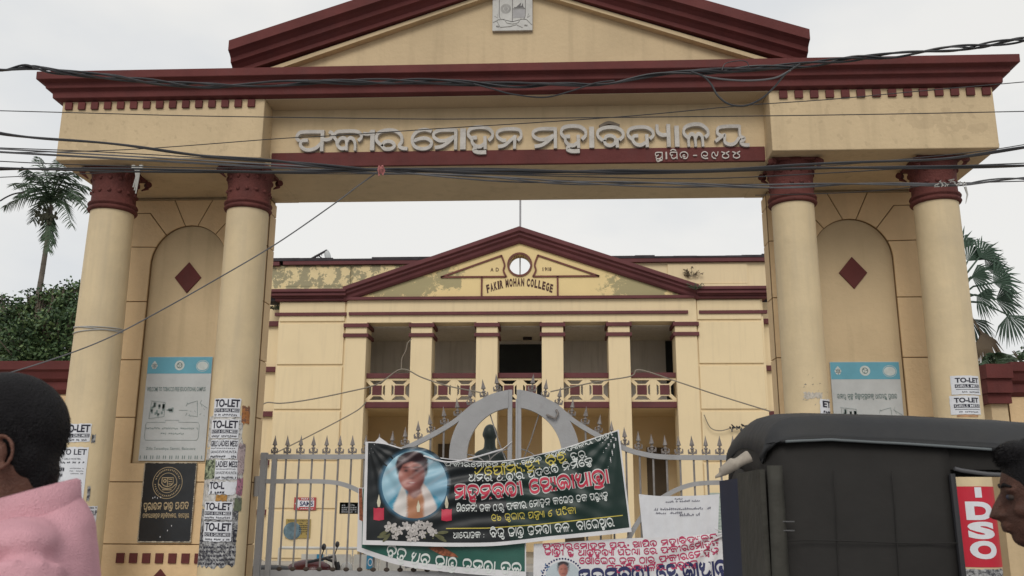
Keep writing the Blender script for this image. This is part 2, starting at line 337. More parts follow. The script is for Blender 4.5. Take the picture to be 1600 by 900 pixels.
# Latin print from Blender's own font, as flat meshes
_tc = {}
def latin(text, bold=.0):
    key = (text, bold)
    if key not in _tc:
        cu = bpy.data.curves.new('t', 'FONT'); cu.body = text; cu.size = 1; cu.offset = bold; cu.resolution_u = 5 if len(text) < 7 else 2
        o = bpy.data.objects.new('t', cu); me = o.to_mesh()
        vs = [v.co.copy() for v in me.vertices]; fs = [list(p.vertices) for p in me.polygons]
        o.to_mesh_clear(); bpy.data.objects.remove(o); bpy.data.curves.remove(cu)
        x0 = min(v.x for v in vs); x1 = max(v.x for v in vs); y0 = min(v.y for v in vs); y1 = max(v.y for v in vs)
        _tc[key] = ([((v.x-x0)/(x1-x0), (v.y-y0)/(y1-y0)) for v in vs], fs, (x1-x0)/(y1-y0))
    return _tc[key]
def fine(vs, fs, mx):
    """cut flat print into small triangles so that it follows a curved surface"""
    vs = [tuple(v) for v in vs]; st = [tuple(f[k] for k in (0, i, i+1)) for f in fs for i in range(1, len(f)-1)]; out = []; cache = {}
    def mid(a, b):
        k = (min(a, b), max(a, b))
        if k not in cache: vs.append(((vs[a][0]+vs[b][0])/2, (vs[a][1]+vs[b][1])/2)); cache[k] = len(vs)-1
        return cache[k]
    while st:
        t = st.pop(); e = [(abs(vs[t[i]][0]-vs[t[(i+1)%3]][0])+abs(vs[t[i]][1]-vs[t[(i+1)%3]][1]), i) for i in range(3)]; l, i = max(e)
        if l <= mx: out.append(t); continue
        a, b, c = t[i], t[(i+1)%3], t[(i+2)%3]; q = mid(a, b); st += [(a, q, c), (q, b, c)]
    return vs, out
def print_text(mb, text, fn, u0, u1, v0, v1, bold=.0):
    """fn maps sheet coordinates (u,v) to the world; text fills the rectangle"""
    vs, fs, _ = latin(text, bold)
    vs = [(u0+(u1-u0)*a, v0+(v1-v0)*b) for a, b in vs]
    if len(text) < 7: vs, fs = fine(vs, fs, .09)
    mb.add([fn(a, b) for a, b in vs], fs)
def scribble(mb, fn, u0, u1, v0, v1, n=14, th=.3, rnd=random):
    th *= 1.25
    """a line of print too small to read"""
    du = (u1-u0)/n; h = v1-v0
    for i in range(n):
        if rnd.random() < .13: continue
        a = u0+i*du; p = [(a+du*.1, v0+h*rnd.uniform(.0,.5)), (a+du*.35, v0+h*rnd.uniform(.5,1)), (a+du*.6, v0+h*rnd.uniform(0,.6)), (a+du*.85, v0+h*rnd.uniform(.3,1))]
        for k in range(3):
            q0, q1 = p[k], p[k+1]; t = h*th*.5
            mb.add([fn(q0[0], q0[1]-t), fn(q1[0], q1[1]-t), fn(q1[0], q1[1]+t), fn(q0[0], q0[1]+t)], [[0,1,2,3]])
def rectfn(x0, x1, z0, z1, y):
    return lambda u, v: (x0+(x1-x0)*u, y, z0+(z1-z0)*v)
def disc(mb, fn, cu, cv, ru, rv, n=28, inner=0):
    if inner:
        a = [fn(cu+ru*cos(2*pi*k/n), cv+rv*sin(2*pi*k/n)) for k in range(n)]; b = [fn(cu+ru*inner*cos(2*pi*k/n), cv+rv*inner*sin(2*pi*k/n)) for k in range(n)]
        mb.add(a+b, [[k, (k+1)%n, (k+1)%n+n, k+n] for k in range(n)])
    else:
        mb.add([fn(cu+ru*cos(2*pi*k/n), cv+rv*sin(2*pi*k/n)) for k in range(n)], [list(range(n))])
def rect(mb, fn, u0, u1, v0, v1, n=1):
    for k in range(n):
        a = u0+(u1-u0)*k/n; b = u0+(u1-u0)*(k+1)/n
        mb.add([fn(a, v0), fn(b, v0), fn(b, v1), fn(a, v1)], [[0,1,2,3]])

# ================================================================== ground
mb = MB(); mb.box(-120, 120, -60, 8.2, -.3, 0); mb.build('road', ASPH, kind='structure')
mb = MB(); mb.box(-160, 160, 8.2, 400, -.3, .02); mb.build('campus_ground', SOIL, kind='structure')

# ================================================================== entrance gateway
YB, YM, YP, YR, YC = 7.69, 7.94, 8.75, 8.98, 7.52
gw = thing('entrance_gateway', (-.385, 8.6, 0), 'cream and maroon columned entrance gateway with a pediment, spanning the picture', 'gateway')
def bev(o, wd=.012, seg=2):
    m = o.modifiers.new('bevel', 'BEVEL'); m.width = wd; m.segments = seg; m.limit_method = 'ANGLE'; m.angle_limit = radians(40); return o
# blocks above the columns and the beam between them
BLK = CREAM.copy(); BLK.name = 'gate_cream_scuffed'; _n = BLK.node_tree; _b = _n.nodes['Principled BSDF']; _c = _b.inputs['Base Color'].links[0].from_socket
_g = _n.nodes.new('ShaderNodeNewGeometry'); _mk = None
for (x_, z_, a_, b_) in ((3.35, 4.84, .5, .14), (3.62, 4.78, .3, .08), (-4.3, 4.7, .25, .1)):
    _m = _n.nodes.new('ShaderNodeMapping'); _m.inputs['Scale'].default_value = (1/a_, 0, 1/b_); _m.inputs['Location'].default_value = (-x_/a_, 0, -z_/b_); _n.links.new(_g.outputs['Position'], _m.inputs[0])
    _q = _n.nodes.new('ShaderNodeTexGradient'); _q.gradient_type = 'SPHERICAL'; _n.links.new(_m.outputs[0], _q.inputs[0])
    if _mk is None: _mk = _q.outputs['Fac']
    else:
        _a = _n.nodes.new('ShaderNodeMath'); _a.operation = 'MAXIMUM'; _n.links.new(_mk, _a.inputs[0]); _n.links.new(_q.outputs['Fac'], _a.inputs[1]); _mk = _a.outputs[0]
_z = _n.nodes.new('ShaderNodeTexNoise'); _z.inputs['Scale'].default_value = 14; _z.inputs['Detail'].default_value = 8; _n.links.new(_g.outputs['Position'], _z.inputs['Vector'])
_a = _n.nodes.new('ShaderNodeMath'); _a.operation = 'MULTIPLY_ADD'; _a.inputs[1].default_value = .3; _n.links.new(_mk, _a.inputs[0]); _n.links.new(_z.outputs['Fac'], _a.inputs[2])
_r = _n.nodes.new('ShaderNodeValToRGB'); _r.color_ramp.elements[0].position = .62; _r.color_ramp.elements[1].position = .66; _n.links.new(_a.outputs[0], _r.inputs[0])
_s = _n.nodes.new('ShaderNodeMath'); _s.operation = 'MULTIPLY'; _s.inputs[1].default_value = .18; _n.links.new(_r.outputs[0], _s.inputs[0])
_x = _n.nodes.new('ShaderNodeMix'); _x.data_type = 'RGBA'; _n.links.new(_s.outputs[0], _x.inputs[0]); _n.links.new(_c, _x.inputs[6]); _x.inputs[7].default_value = (.25, .18, .11, 1); _n.links.new(_x.outputs[2], _b.inputs['Base Color'])
for x0, x1 in ((-4.585, -2.665), (1.95, 3.925)):
    mb = MB(); mb.box(x0, x1, YB, YR, 4.575, 5.19); bev(mb.build('end_block', BLK, gw), .008)
mb = MB(); mb.box(-2.665, 1.95, YM, YR-.004, 4.579, 5.156); mb.build('lintel', CREAM, gw)
mb = MB(); mb.box(-2.66, 1.945, YB+.002, YR-.01, 5.146, 5.20); mb.build('cornice_soffit', SOFF, gw)
mb = MB(); mb.box(-2.645, 1.94, YM-.018, YM+.02, 4.572, 4.712); bev(mb.build('lettering_band', MAROON, gw), .004)
# cornice: stepped rings swept round front and ends
def cornice_ring(prof, x0, x1, yf, yb):
    mb = MB(); vs = []; fs = []
    for o, z in prof: vs += [(x0-o, yb, z), (x0-o, yf-o, z), (x1+o, yf-o, z), (x1+o, yb, z)]
    for j in range(len(prof)-1):
        for k in range(4): fs.append([j*4+k, j*4+(k+1)%4, (j+1)*4+(k+1)%4, (j+1)*4+k])
    fs += [[0,3,2,1], [len(vs)-4, len(vs)-3, len(vs)-2, len(vs)-1]]
    mb.add(vs, fs); return mb
prof = [(.0,5.152),(.02,5.158),(.055,5.168),(.058,5.205),(.062,5.225),(.085,5.240),(.105,5.246),(.107,5.275),(.115,5.292),(.145,5.303),(.168,5.308),(.170,5.385)]
mb = cornice_ring(prof, -4.60, 3.94, YB-.004, YR+.05); bev(mb.build('cornice', MAROON, gw), .004, 1)
for k in range(15):
    x = -4.515+k*.1235; mb = MB(); mb.box(x-.033, x+.033, YB-.022, YB+.03, 5.072, 5.142); mb.build('dentil', MAROON, gw)
for k in range(14):
    x = 2.075+k*.1375; mb = MB(); mb.box(x-.036, x+.036, YB-.022, YB+.03, 5.072, 5.142); mb.build('dentil', MAROON, gw)
# pediment
PX, PH, PZ, PA = -.34, 2.645, 5.665, 6.57
mb = MB(); mb.prism([(PX-PH+.12, 5.36), (PX+PH-.12, 5.36), (PX+PH-.12, 5.46), (PX, PA-.2), (PX-PH+.12, 5.46)], 7.80, 8.35); mb.build('tympanum', CREAM, gw)
def rake(name, s, steps, m):
    mb = MB()
    for yf, t0, t1 in steps:
        mb.prism([(PX+s*PH, PZ-t0), (PX, PA-t0), (PX, PA-t1), (PX+s*PH, PZ-t1)], yf, 8.45)
    return mb.build(name, m, gw)
for s in (-1, 1):
    mb = MB(); sl_ = (PA-PZ)/PH
    pr = [(7.52, 0), (7.52, .10), (7.56, .115), (7.595, .14), (7.605, .18), (7.64, .195), (7.675, .225), (7.68, .262), (8.45, .262), (8.45, 0)]
    n = len(pr); v0 = [(PX+s*PH, y, PZ-t) for y, t in pr]; v1 = [(PX, y, PA-t) for y, t in pr]
    mb.add(v0+v1, [list(range(n)), list(range(2*n-1, n-1, -1))]+[[i, (i+1)%n, (i+1)%n+n, i+n] for i in range(n)])
    mb.build('raking_cornice', MAROON, gw)
    mb = MB(); mb.prism([(PX+s*(PH-.06), PZ-.255-.02), (PX, PA-.262), (PX, PA-.298), (PX+s*(PH-.06), PZ-.298-.02)], 7.72, 7.82); mb.build('bed_mould', CREAM, gw)
    mb = MB(); mb.box(PX+s*PH-(.02 if s<0 else .0), PX+s*PH+(.0 if s<0 else .02), 7.56, 8.40, 5.34, PZ-.262); 
    mb.box(min(PX+s*PH, PX+s*(PH-.30)), max(PX+s*PH, PX+s*(PH-.30)), 7.70, 8.40, 5.34, PZ-.255); mb.build('eaves_block', MAROON, gw)
# emblem
mb = MB(); mb.box(-.565, -.185, 7.765, 7.80, 5.845, 6.21); em = bev(mb.build('emblem_plaque', mat('emblem_marble', (.50,.49,.46), .5, .12, 12, dirt=.5, dirt_col=(.33,.31,.28), dirt_scale=9), gw), .004)
ef = rectfn(-.565, -.185, 5.845, 6.21, 7.765); mb = MB()
def line3(mb, pts, r, n=6): mb.tube(pts, r, n)
def eps(pts, r=.003, y=7.764): line3(mb, [(-.565+.38*u, y, 5.845+.365*v) for u, v in pts], r)
eps([(.17,.98),(.17,.42),(.2,.34),(.5,.25),(.8,.34),(.82,.42),(.82,.98)]); eps([(.17,.98),(.33,.93),(.5,.98),(.66,.93),(.82,.98)]); eps([(.5,.98),(.5,.25)]); eps([(.5,.62),(.82,.62)], .003)
EMB = mat('emblem_relief_dark', (.17,.16,.16), .6, .2, 20)
mb.build('shield_outline', EMB, em)
mb = MB(); disc(mb, lambda u,v: (-.565+.38*u, 7.7625, 5.845+.365*v), .335, .63, .13, .135, 24, .55); disc(mb, lambda u,v: (-.565+.38*u, 7.7622, 5.845+.365*v), .335, .63, .05, .055, 16)
mb.build('sun_wheel_relief', mat('emblem_relief_grey', (.33,.32,.30), .6, .2, 20), em)
mb = MB(); fn = lambda u,v: (-.565+.38*u, 7.7622, 5.845+.365*v)
for p in ([(.55,.66),(.78,.66),(.76,.70),(.66,.68)], [(.60,.68),(.72,.80),(.70,.69)], [(.72,.68),(.76,.79),(.77,.69)], [(.54,.645),(.79,.645),(.79,.665),(.54,.665)]): mb.add([fn(*q) for q in p], [[0,1,2,3][:len(p)]])
mb.build('boat_relief', EMB, em)
mb = MB(); rect(mb, lambda u,v: (-.565+.38*u, 7.7632, 5.845+.365*v), .515, .805, .36, .60); mb.build('quarter_relief', mat('emblem_relief_mid', (.36,.35,.35), .6, .15, 20), em)
mb = MB()
eps([(.02,.24),(.15,.32),(.3,.33),(.36,.22),(.5,.19),(.64,.22),(.7,.33),(.85,.31),(.98,.16)], .005); eps([(.1,.3),(.2,.1),(.45,.12),(.6,.17),(.75,.08)], .005); eps([(.1,.14),(.16,.12)], .009); eps([(.8,.15),(.87,.14)], .009)
eps([(.06,.42),(.14,.36),(.12,.48)], .003); eps([(.94,.42),(.87,.36),(.9,.48)], .003)
mb.build('ribbon_relief', mat('emblem_relief_light', (.42,.41,.38), .6, .2, 20), em)

# pillars with arched niche and coursed blocks
LZ = [4.406, 4.049, 3.474, 2.884, 2.317, 1.70, 1.125]
def ez(dx): return 3.86+.41*sqrt(max(0, 1-(dx/.39)**2))
def inset(poly, d):
    n = len(poly); P = [Vector(p) for p in poly]
    a = sum(P[i].x*P[(i+1)%n].y-P[(i+1)%n].x*P[i].y for i in range(n))
    if a < 0: P = P[::-1]
    out = []
    for i in range(n):
        p0, p1, p2 = P[i-1], P[i], P[(i+1)%n]; e1 = (p1-p0).normalized(); e2 = (p2-p1).normalized()
        n1 = Vector((-e1.y, e1.x)); n2 = Vector((-e2.y, e2.x)); b = n1+n2
        k = d/max(.3, (1+n1.dot(n2))); out.append(tuple(p1+b*k))
    return out
def pillar(xc, inner):
    p = MB(); 
    ia, ib = (xc-.78, xc+.78)
    p.box(ia, ib, YP+.034, YR-.003, 0, 4.57)
    po = p.build('pillar', CREAM, gw)
    arc = lambda a, b, n=8: [(a+(b-a)*i/n, ez(a+(b-a)*i/n)) for i in range(n+1)]
    polys = [([(-.20,4.545)]+[(.20,4.545)]+[(.065, ez(.065))]+[(0, ez(0))]+[(-.065, ez(.065))], 0)]
    for s in (-1, 1):
        polys += [([(s*x, z) for x, z in [(.20,4.545),(.80,4.545),(.80,4.406),(.445,4.406)]+arc(.255,.065)], s),
                  ([(s*x, z) for x, z in [(.445,4.406),(.80,4.406),(.80,4.049)]+arc(.35,.255)], s),
                  ([(s*x, z) for x, z in [(.80,4.049),(.80,3.474),(.39,3.474),(.39,3.86)]+arc(.388,.35,5)], s),
                  ([(s*x, z) for x, z in [(.39,3.474),(.80,3.474),(.80,2.884),(.39,2.884)]], s),
                  ([(s*x, z) for x, z in [(.39,2.884),(.80,2.884),(.80,2.317),(.39,2.317)]], s),
                  ([(s*x, z) for x, z in [(.39,2.317),(.80,2.317),(.80,1.70),(.004,1.70),(.004,1.88),(.39,1.88)]], s)]
    polys += [([(-.80,1.70),(.80,1.70),(.80,1.125),(-.80,1.125)], 2), ([(-.80,1.125),(.80,1.125),(.80,.45),(-.80,.45)], 2), ([(-.80,.45),(.80,.45),(.80,-.02),(-.80,-.02)], 2)]
    back = MB()
    for poly, s in polys:
        q = [(xc+x, z) for x, z in poly]
        b = MB(); deep = (s == inner)
        b.prism(inset(q, .0045), YP, YP+.036); o = b.build('block', CREAMB, po); bev(o, .004, 2)
        back.prism(inset(q, -.001), YP+.014+random.random()*.001, YP+.0345)
        if s in (inner, 2):
            zz = sorted(z for x, z in poly if abs(abs(x)-.80) < 1e-6 and (x > 0) == (inner > 0)); z0, z1 = zz[0], zz[-1]
            xa, xb = (xc+.70, xc+.80) if inner > 0 else (xc-.80, xc-.70)
            b = MB(); b.box(xa, xb, YP+.0365, YR, z0+.0045, z1-.0045); bev(b.build('block', CREAMB, po), .004, 2)
    back.build('joint_bed', JOINT, po)
    # joint colour on the reveal
    b = MB(); b.box(xc+(.781 if inner > 0 else -.786), xc+(.786 if inner > 0 else -.781), YP+.03, YR-.01, 0, 4.57); b.build('joint_bed', JOINT, po)
    b = MB(); c = (xc, 3.725); b.prism([(c[0]-.137, c[1]), (c[0], c[1]-.162), (c[0]+.137, c[1]), (c[0], c[1]+.162)], YP+.020, YP+.05); bev(b.build('diamond', MAROON, gw), .004)
    b = MB(); b.prism([(xc-.13, .76), (xc, .62), (xc+.13, .76), (xc, .905)], YP-.012, YP+.02); bev(b.build('diamond', MAROON, gw), .003)
    for k in range(7):
        b = MB(); x = xc+(k-3)*.125-.02; b.box(x-.037, x+.037, YP-.016, YP+.02, .955, 1.045); b.build('dentil', MAROON, gw)
pillar(-3.70, 1); pillar(2.925, -1)

# columns
def column(cx, rt, rb, cy=8.05):
    m = MB(); n = 56
    prof = [(rb*1.35, 0), (rb*1.35, .18), (rb*1.18, .2), (rb*1.22, .26), (rb*1.18, .32), (rb*1.02, .34)]
    prof += [(rb+(rt-rb)*t*t, .34+(4.17-.34)*t) for t in [i/14 for i in range(15)]] + [(rt, 4.19)]
    m.lathe(prof, cx, cy, n); c = m.build('column', CREAMC, gw, smooth=True)
    m = MB(); R = rt
    prof = [(R+.008, 4.165), (R+.022, 4.172), (R+.030, 4.187), (R+.022, 4.202), (R+.012, 4.206), (R+.012, 4.214), (R+.026, 4.221), (R+.031, 4.234), (R+.024, 4.247), (R+.006, 4.252),
            (R+.004, 4.32), (R+.006, 4.40), (R+.012, 4.47), (R+.024, 4.53), (R+.028, 4.574)]
    m.lathe(prof, cx, cy, n)
    cap = m.build('capital', CAPM, c, smooth=True)
    m = MB()                      # row of leaf tips, and ragged leaves near the abacus
    for k in range(14):
        a = 2*pi*k/14
        for zt, rr, sz in ((4.345, R+.002, .02), (4.47, R+.008, .026)):
            p = Vector((cx+cos(a)*(rr), cy+sin(a)*(rr), zt)); m.ell(p, (.021, .021, sz), 8, 6)
    m.build('leaf_tips', CAPM, cap, smooth=True, kind='stuff')
    m = MB(); m.box(cx-R-.02, cx+R+.02, cy-R-.02, cy+R+.02, 4.55, 4.5745); bev(m.build('abacus', CAPM, c), .006)
    for sx in (-1, 1):            # corner scrolls
        for sy in (-1, 1):
            m = MB(); p = Vector((cx+sx*(R+.022), cy+sy*(R+.022), 4.53)); d = Vector((-sy*sx, 1, 0)).normalized() if False else Vector((sx, -sy, 0)).normalized()
            m.tube([p-d*.025, p+d*.025], [.030, .030], 14)
            m.tube([p+Vector((0,0,-.03)), p+Vector((-sx*.04,-sy*.04,-.07))], [.018,.006], 8)
            m.build('scroll', CAPM, c)
    return c
COLS = [(-4.18, .193, .222), (-2.875, .190, .196), (2.19, .188, .188), (3.475, .190, .200)]
for c in COLS: column(*c)

# raised letters of the gateway: each letter its own piece
LINE = [('ଫ',462,0,.0),('କ',521,0,0),('ୀ',569,0,0),('ର',587,0,0),('େ',642,0,0),('ମ',676,0,0),('ା',719,0,0),('ହ',730,0,0),('ନ',775,0,0),
        ('ମ',831,0,0),('ହ',875,0,0),('ା',920,0,0),('ବି',932,0,0),('ଦ',979,0,0),('ୟ',1024,0,0),('ା',1053,0,0),('ଳ',1066,0,0),('ୟX',1116,0,0)]
WPX = {462:56,521:45,569:16,587:48,642:34,676:41,719:9,730:43,775:42,831:42,875:44,920:9,932:45,979:45,1024:25,1053:9,1066:45,1116:54}
def strokes_of(ch):
    if ch == 'ୀ': return 40, [[(0,18),(20,20),(30,6)], [(32,3),(32,100)]]
    if ch == 'େ': return 100, [[(92,10),(60,2),(26,14),(8,46),(18,82),(50,97),(84,90),(95,66),(74,47),(46,46),(18,56)]]
    if ch == 'ା': return 22, [[(11,2),(11,100)]]
    if ch == 'ୟ': return 62, [[(6,3),(8,34),(24,48),(44,48)], [(52,2),(52,100)]]
    if ch == 'ୟX': return G['ୟ']
    if ch == 'ବି': return G['ବ']
    return G[ch]
def solid_ribbon(mb, pts2, w, X, Zt, sx, sz, yf, yb, k):
    vs, fs = ribbon(pts2, w, 6, True); n = len(vs)//2
    F = [(X+v.x*sx, yf-.0006*k, Zt-v.y*sz) for v in vs]; B = [(a, yb, c) for a, b, c in F]
    ff = list(fs)+[[2*i, 2*i+2, 2*i+2+2*n, 2*i+2*n] for i in range(n-1)]+[[2*i+1, 2*i+1+2*n, 2*i+3+2*n, 2*i+3] for i in range(n-1)]
    ff += [[0, 2*n, 2*n+1, 1], [2*n-2, 2*n-1, 4*n-1, 4*n-2]]
    mb.add(F+B, ff)
for ch, px, _, _ in LINE:
    wd, st = strokes_of(ch); wpx = WPX[px]
    zt = 5.0; zb = 4.748
    base_py = 236-(px-462)*.0125; top_py = base_py-31+(-3 if ch in ('ହ','ୟ','ଳ') else 0)
    A = at(px, top_py, YM-.03); B = at(px+wpx, base_py, YM-.03)
    sx = (B.x-A.x)/(wd if ch != 'ା' else 22); sz = (A.z-B.z)/100
    m = MB()
    for k, s_ in enumerate(st): solid_ribbon(m, s_, 15.5 if ch not in ('ା',) else 20, A.x, A.z, sx, sz, YM-.042, YM, k)
    if ch == 'ବି': pass
    o = m.build('letter', SIGNW, gw)
    if ch == 'ବି':
        m = MB(); solid_ribbon(m, [(18,-6),(60,-24),(108,-8)], 13, A.x, A.z, sx, sz, YM-.03, YM, 0); m.build('letter', mat('letter_grimy', (.17,.14,.11), .8, .2, 9), gw)
SM = [('ସ',1023,13),('ା',1039,4),('ପି',1046,13),('ତ',1062,14),('-',1082,8),('୧',1095,12),('୯',1111,12),('୪',1127,13),('୪',1144,13)]
for ch, px, wpx in SM:
    wd, st = (20, [[(10,2),(10,100)]]) if ch == 'ା' else (G['ପ'] if ch == 'ପି' else G[ch])
    base = 249-(px-1023)*.012; A = at(px, base-11, YM-.025); B = at(px+wpx, base, YM-.025); sx = (B.x-A.x)/wd; sz = (A.z-B.z)/100; m = MB()
    if ch == 'ସ': st = st+[[(20,104),(40,130),(80,120),(110,112)], [(50,96),(96,112)]]
    if ch == 'ପି': st = st+[[(14,-14),(54,-34),(100,-16)]]
    for k, s_ in enumerate(st): solid_ribbon(m, s_, 13, A.x, A.z, sx, sz, YM-.034, YM-.018, k)
    m.build('letter', SIGNS, gw)
# drain spouts at the block ends
for x, z in ((-4.61, 4.655), (3.955, 4.665)):
    m = MB(); m.tube([(x-.045, 7.86, z), (x+.045, 7.86, z)], .022, 12); m.build('drain_spout', mat('pipe_grey', (.25,.25,.24), .6) if x > 0 else DARKC, gw)

# ================================================================== gate leaves
GX, GY = -.39, 8.86
def ztop(d):
    P = [(2.5,1.968),(1.70,1.968),(1.45,1.972),(1.28,1.99),(1.07,2.045),(.80,2.175),(.57,2.315),(.42,2.44),(.30,2.512),(.15,2.575),(0,2.59)]
    for (a, za), (b, zb) in zip(P, P[1:]):
        if a >= d >= b: return za+(zb-za)*(a-d)/(a-b)
    return P[0][1]
def flatbar(mb, pts, h, t, y):               # a flat bar following (x,z) points
    vs, fs = ribbon(pts, h, 8); n = len(vs)//2
    F = [(v.x, y-t/2, v.y) for v in vs]; B = [(v.x, y+t/2, v.y) for v in vs]
    ff = list(fs)+[[i+2*n for i in f][::-1] for f in fs]+[[2*i, 2*i+2, 2*i+2+2*n, 2*i+2*n] for i in range(n-1)]+[[2*i+1, 2*i+1+2*n, 2*i+3+2*n, 2*i+3] for i in range(n-1)]
    ff += [[0, 2*n, 2*n+1, 1], [2*n-2, 2*n-1, 4*n-1, 4*n-2]]; mb.add(F+B, ff)
def spear_mesh():
    m = MB(); m.lathe([(.006,0),(.012,.004),(.007,.014),(.007,.05),(.020,.056),(.020,.066),(.009,.07),(.009,.085),(.024,.09),(.022,.097),(.008,.15),(.001,.185)], 0, 0, 8)
    m.tube([(0,0,.03),(.0,0,.05)], .014, 8)
    for s in (-1, 1):
        m.tube([(s*.006,0,.02),(s*.026,0,.016),(s*.036,0,.028),(s*.037,0,.048),(s*.030,0,.058)], [.008,.008,.008,.007,.003], 6)
        m.tube([(s*.020,0,.032),(s*.037,0,.020),(s*.040,0,.008)], [.006,.006,.002], 6)
    return m
SPEAR = None
def leaf(s):
    global SPEAR
    X = lambda d: GX+s*d
    root = thing('gate_leaf', (X(2.44), GY, 0), ('left' if s < 0 else 'right')+' leaf of the grey iron gate, '+('with bars clear of banners beside the left pillar' if s < 0 else 'carrying the handwritten white sheet'), 'gate', 'leaves of the iron gate')
    m = MB(); m.box(min(X(2.46), X(2.40)), max(X(2.46), X(2.40)), GY-.03, GY+.03, .05, 1.985); bev(m.build('post', GREYP, root), .004)
    m = MB(); m.box(min(X(2.35), X(2.305)), max(X(2.35), X(2.305)), GY-.024, GY+.024, .12, 1.95); bev(m.build('post', GREYP, root), .004)
    m = MB(); m.box(min(X(.022), X(.066)), max(X(.022), X(.066)), GY-.025, GY+.025, .12, 2.592); bev(m.build('meeting_post', GREYP, root), .004)
    m = MB(); flatbar(m, [(X(d), ztop(d)-.022) for d in (2.455,2.2,1.9,1.70,1.45,1.28,1.07,.8,.57,.42,.33)], .046, .05, GY); m.build('top_rail', GREYP, root)
    m = MB(); flatbar(m, [(X(d), z) for d, z in ((2.40,1.712),(2.1,1.713),(1.85,1.712),(1.66,1.69),(1.48,1.62),(1.30,1.50),(1.15,1.33),(1.05,1.14),(1.0,.93))], .042, .046, GY); m.build('mid_rail', GREYP, root)
    m = MB(); m.box(min(X(2.40), X(.02)), max(X(2.40), X(.02)), GY-.012, GY+.012, .10, .895)
    m.box(min(X(2.40), X(.02)), max(X(2.40), X(.02)), GY-.03, GY+.03, .06, .13); m.build('sheet_panel', GREYP, root)
    # half ring of sheet metal
    m = MB(); n = 22; a = [pi/2*i/n for i in range(n+1)]; R0, R1, zc = .455, .625, 1.965
    pts = [(X(max(.06, R1*sin(t))), zc+R1*cos(t)) for t in a]+[(X(.622), 1.55), (X(.452), 1.55)]+[(X(max(.06, R0*sin(t))), zc+R0*cos(t)) for t in a[::-1]]
    m.prism(pts, GY-.036, GY+.036); m.build('arch_plate', GREYP, root)
    d = 2.215
    k = 0
    while d > .10:
        zt = ztop(d)
        m = MB(); zb = .895
        inring = d < .63
        if not inring:
            m.tube([(X(d), GY, zb), (X(d), GY, zt-.03)], .0095, 8); m.build('bar', RUST, root)
            m = MB(); m.ell((X(d), GY-.01, .905), (.028, .012, .02), 10, 6); m.build('weld_lump', mat('weld_rust', (.06,.045,.035), .8, .3), root)
        d -= .1275
    for k in range(19):
        dd = 2.335-.1275*k
        if dd < .06: continue
        zt = ztop(dd)
        if SPEAR is None:
            SPEAR = spear_mesh().build('spear', SPEARM, root); SPEAR.matrix_parent_inverse = Matrix(); SPEAR.location = Vector((X(dd), GY, zt))-root.location; o = SPEAR
        else:
            o = SPEAR.copy(); COL.objects.link(o); o.parent = root; o.matrix_parent_inverse = Matrix(); o.location = Vector((X(dd), GY, zt))-root.location
        o.rotation_euler = (0, random.uniform(-.04, .04)+ (s*.12 if dd < .9 else 0), random.uniform(-.5, .5))
    m = MB()
    def arc(cx, cz, r, a0, a1, n=16): return [(X(cx+r*cos(a0+(a1-a0)*i/n)), GY, cz+r*sin(a0+(a1-a0)*i/n)) for i in range(n+1)]
    for p in (arc(0, 1.72, .31, .15, pi/2-.1), arc(.46, 1.72, .25, pi/2-.2, pi-.1), [(X(.25), GY, 1.98), (X(.13), GY, 1.6)], [(X(.26), GY, 1.92), (X(.25), GY, 1.4)], [(X(.03), GY, 1.75), (X(.155), GY, 2.10), (X(.235), GY, 2.35)][1:], [(X(.155), GY, 2.10), (X(.06), GY, 1.86)]):
        m = MB(); m.tube(p, .006, 6); m.build('scroll_rod', RUST, root)
    for z in (1.62, .5):
        m = MB(); m.box(min(X(2.455), X(2.50)), max(X(2.455), X(2.50)), GY-.035, GY+.035, z-.05, z+.14); m.build('hinge', GREYP, root)
    if s > 0:
        m = MB(); m.box(X(.012), X(.03), GY-.035, GY-.02, .5, 2.5); m.build('cover_strip', GREYP, root)
        m = MB(); m.tube([at(854,648,8.80), at(862,652,8.79), at(868,654,8.79), at(872,646,8.79), at(869,640,8.8)], .012, 6); m.build('latch', SPEARM, root)
leaf(-1); leaf(1)

# ================================================================== boundary walls
def bwall(x0, x1, label, off):
    t = thing('boundary_wall', ((x0+x1)/2, 9.5, 0), label, 'wall')
    m = MB(); m.box(x0, x1, 9.40, 9.62, 0, 2.60+off); m.build('wall_body', CREAM, t)
    for k in range(int((x1-x0)/.62)+1):
        for j in range(7):
            xa = x0+.62*k; 
            if xa+.61 > x1: break
            m = MB(); m.box(xa, xa+.612, 9.388, 9.405, .02+j*.37, .382+j*.37); m.build('panel', CREAMB, t)
    prof_ = [(9.38, 2.60), (9.33, 2.64), (9.33, 2.72), (9.28, 2.75), (9.25, 2.82), (9.22, 2.84), (9.22, 2.93), (9.80, 2.93), (9.80, 2.60)]
    m = MB(); m.prismx([(y, z+off) for y, z in prof_], x0-.02, x1+.02); m.build('coping', MAROON, t)
    return t
bwall(-9.2, -4.56, 'low wall with a deep maroon coping left of the gateway, behind the head of the man in pink', .02)
bwall(4.56, 9.0, 'low cream wall with maroon coping right of the gateway, above the rickshaw roof', -.02)
t = thing('wall_pier', (4.42, 9.6, 0), 'short cream pier with moulded maroon cap joining the gateway and the right wall', 'wall')
m = MB(); m.box(4.34, 4.50, 9.30, 9.9, 0, 2.50); m.build('pier_body', CREAM, t)
m = MB(); 
for k, (o, z0, z1) in enumerate(((.03, 2.50, 2.60), (.08, 2.60, 2.74), (.12, 2.74, 2.88))): m.box(4.30-o*.3, 4.52, 9.27-o, 9.9, z0, z1)
m.build('cap', MAROON, t)

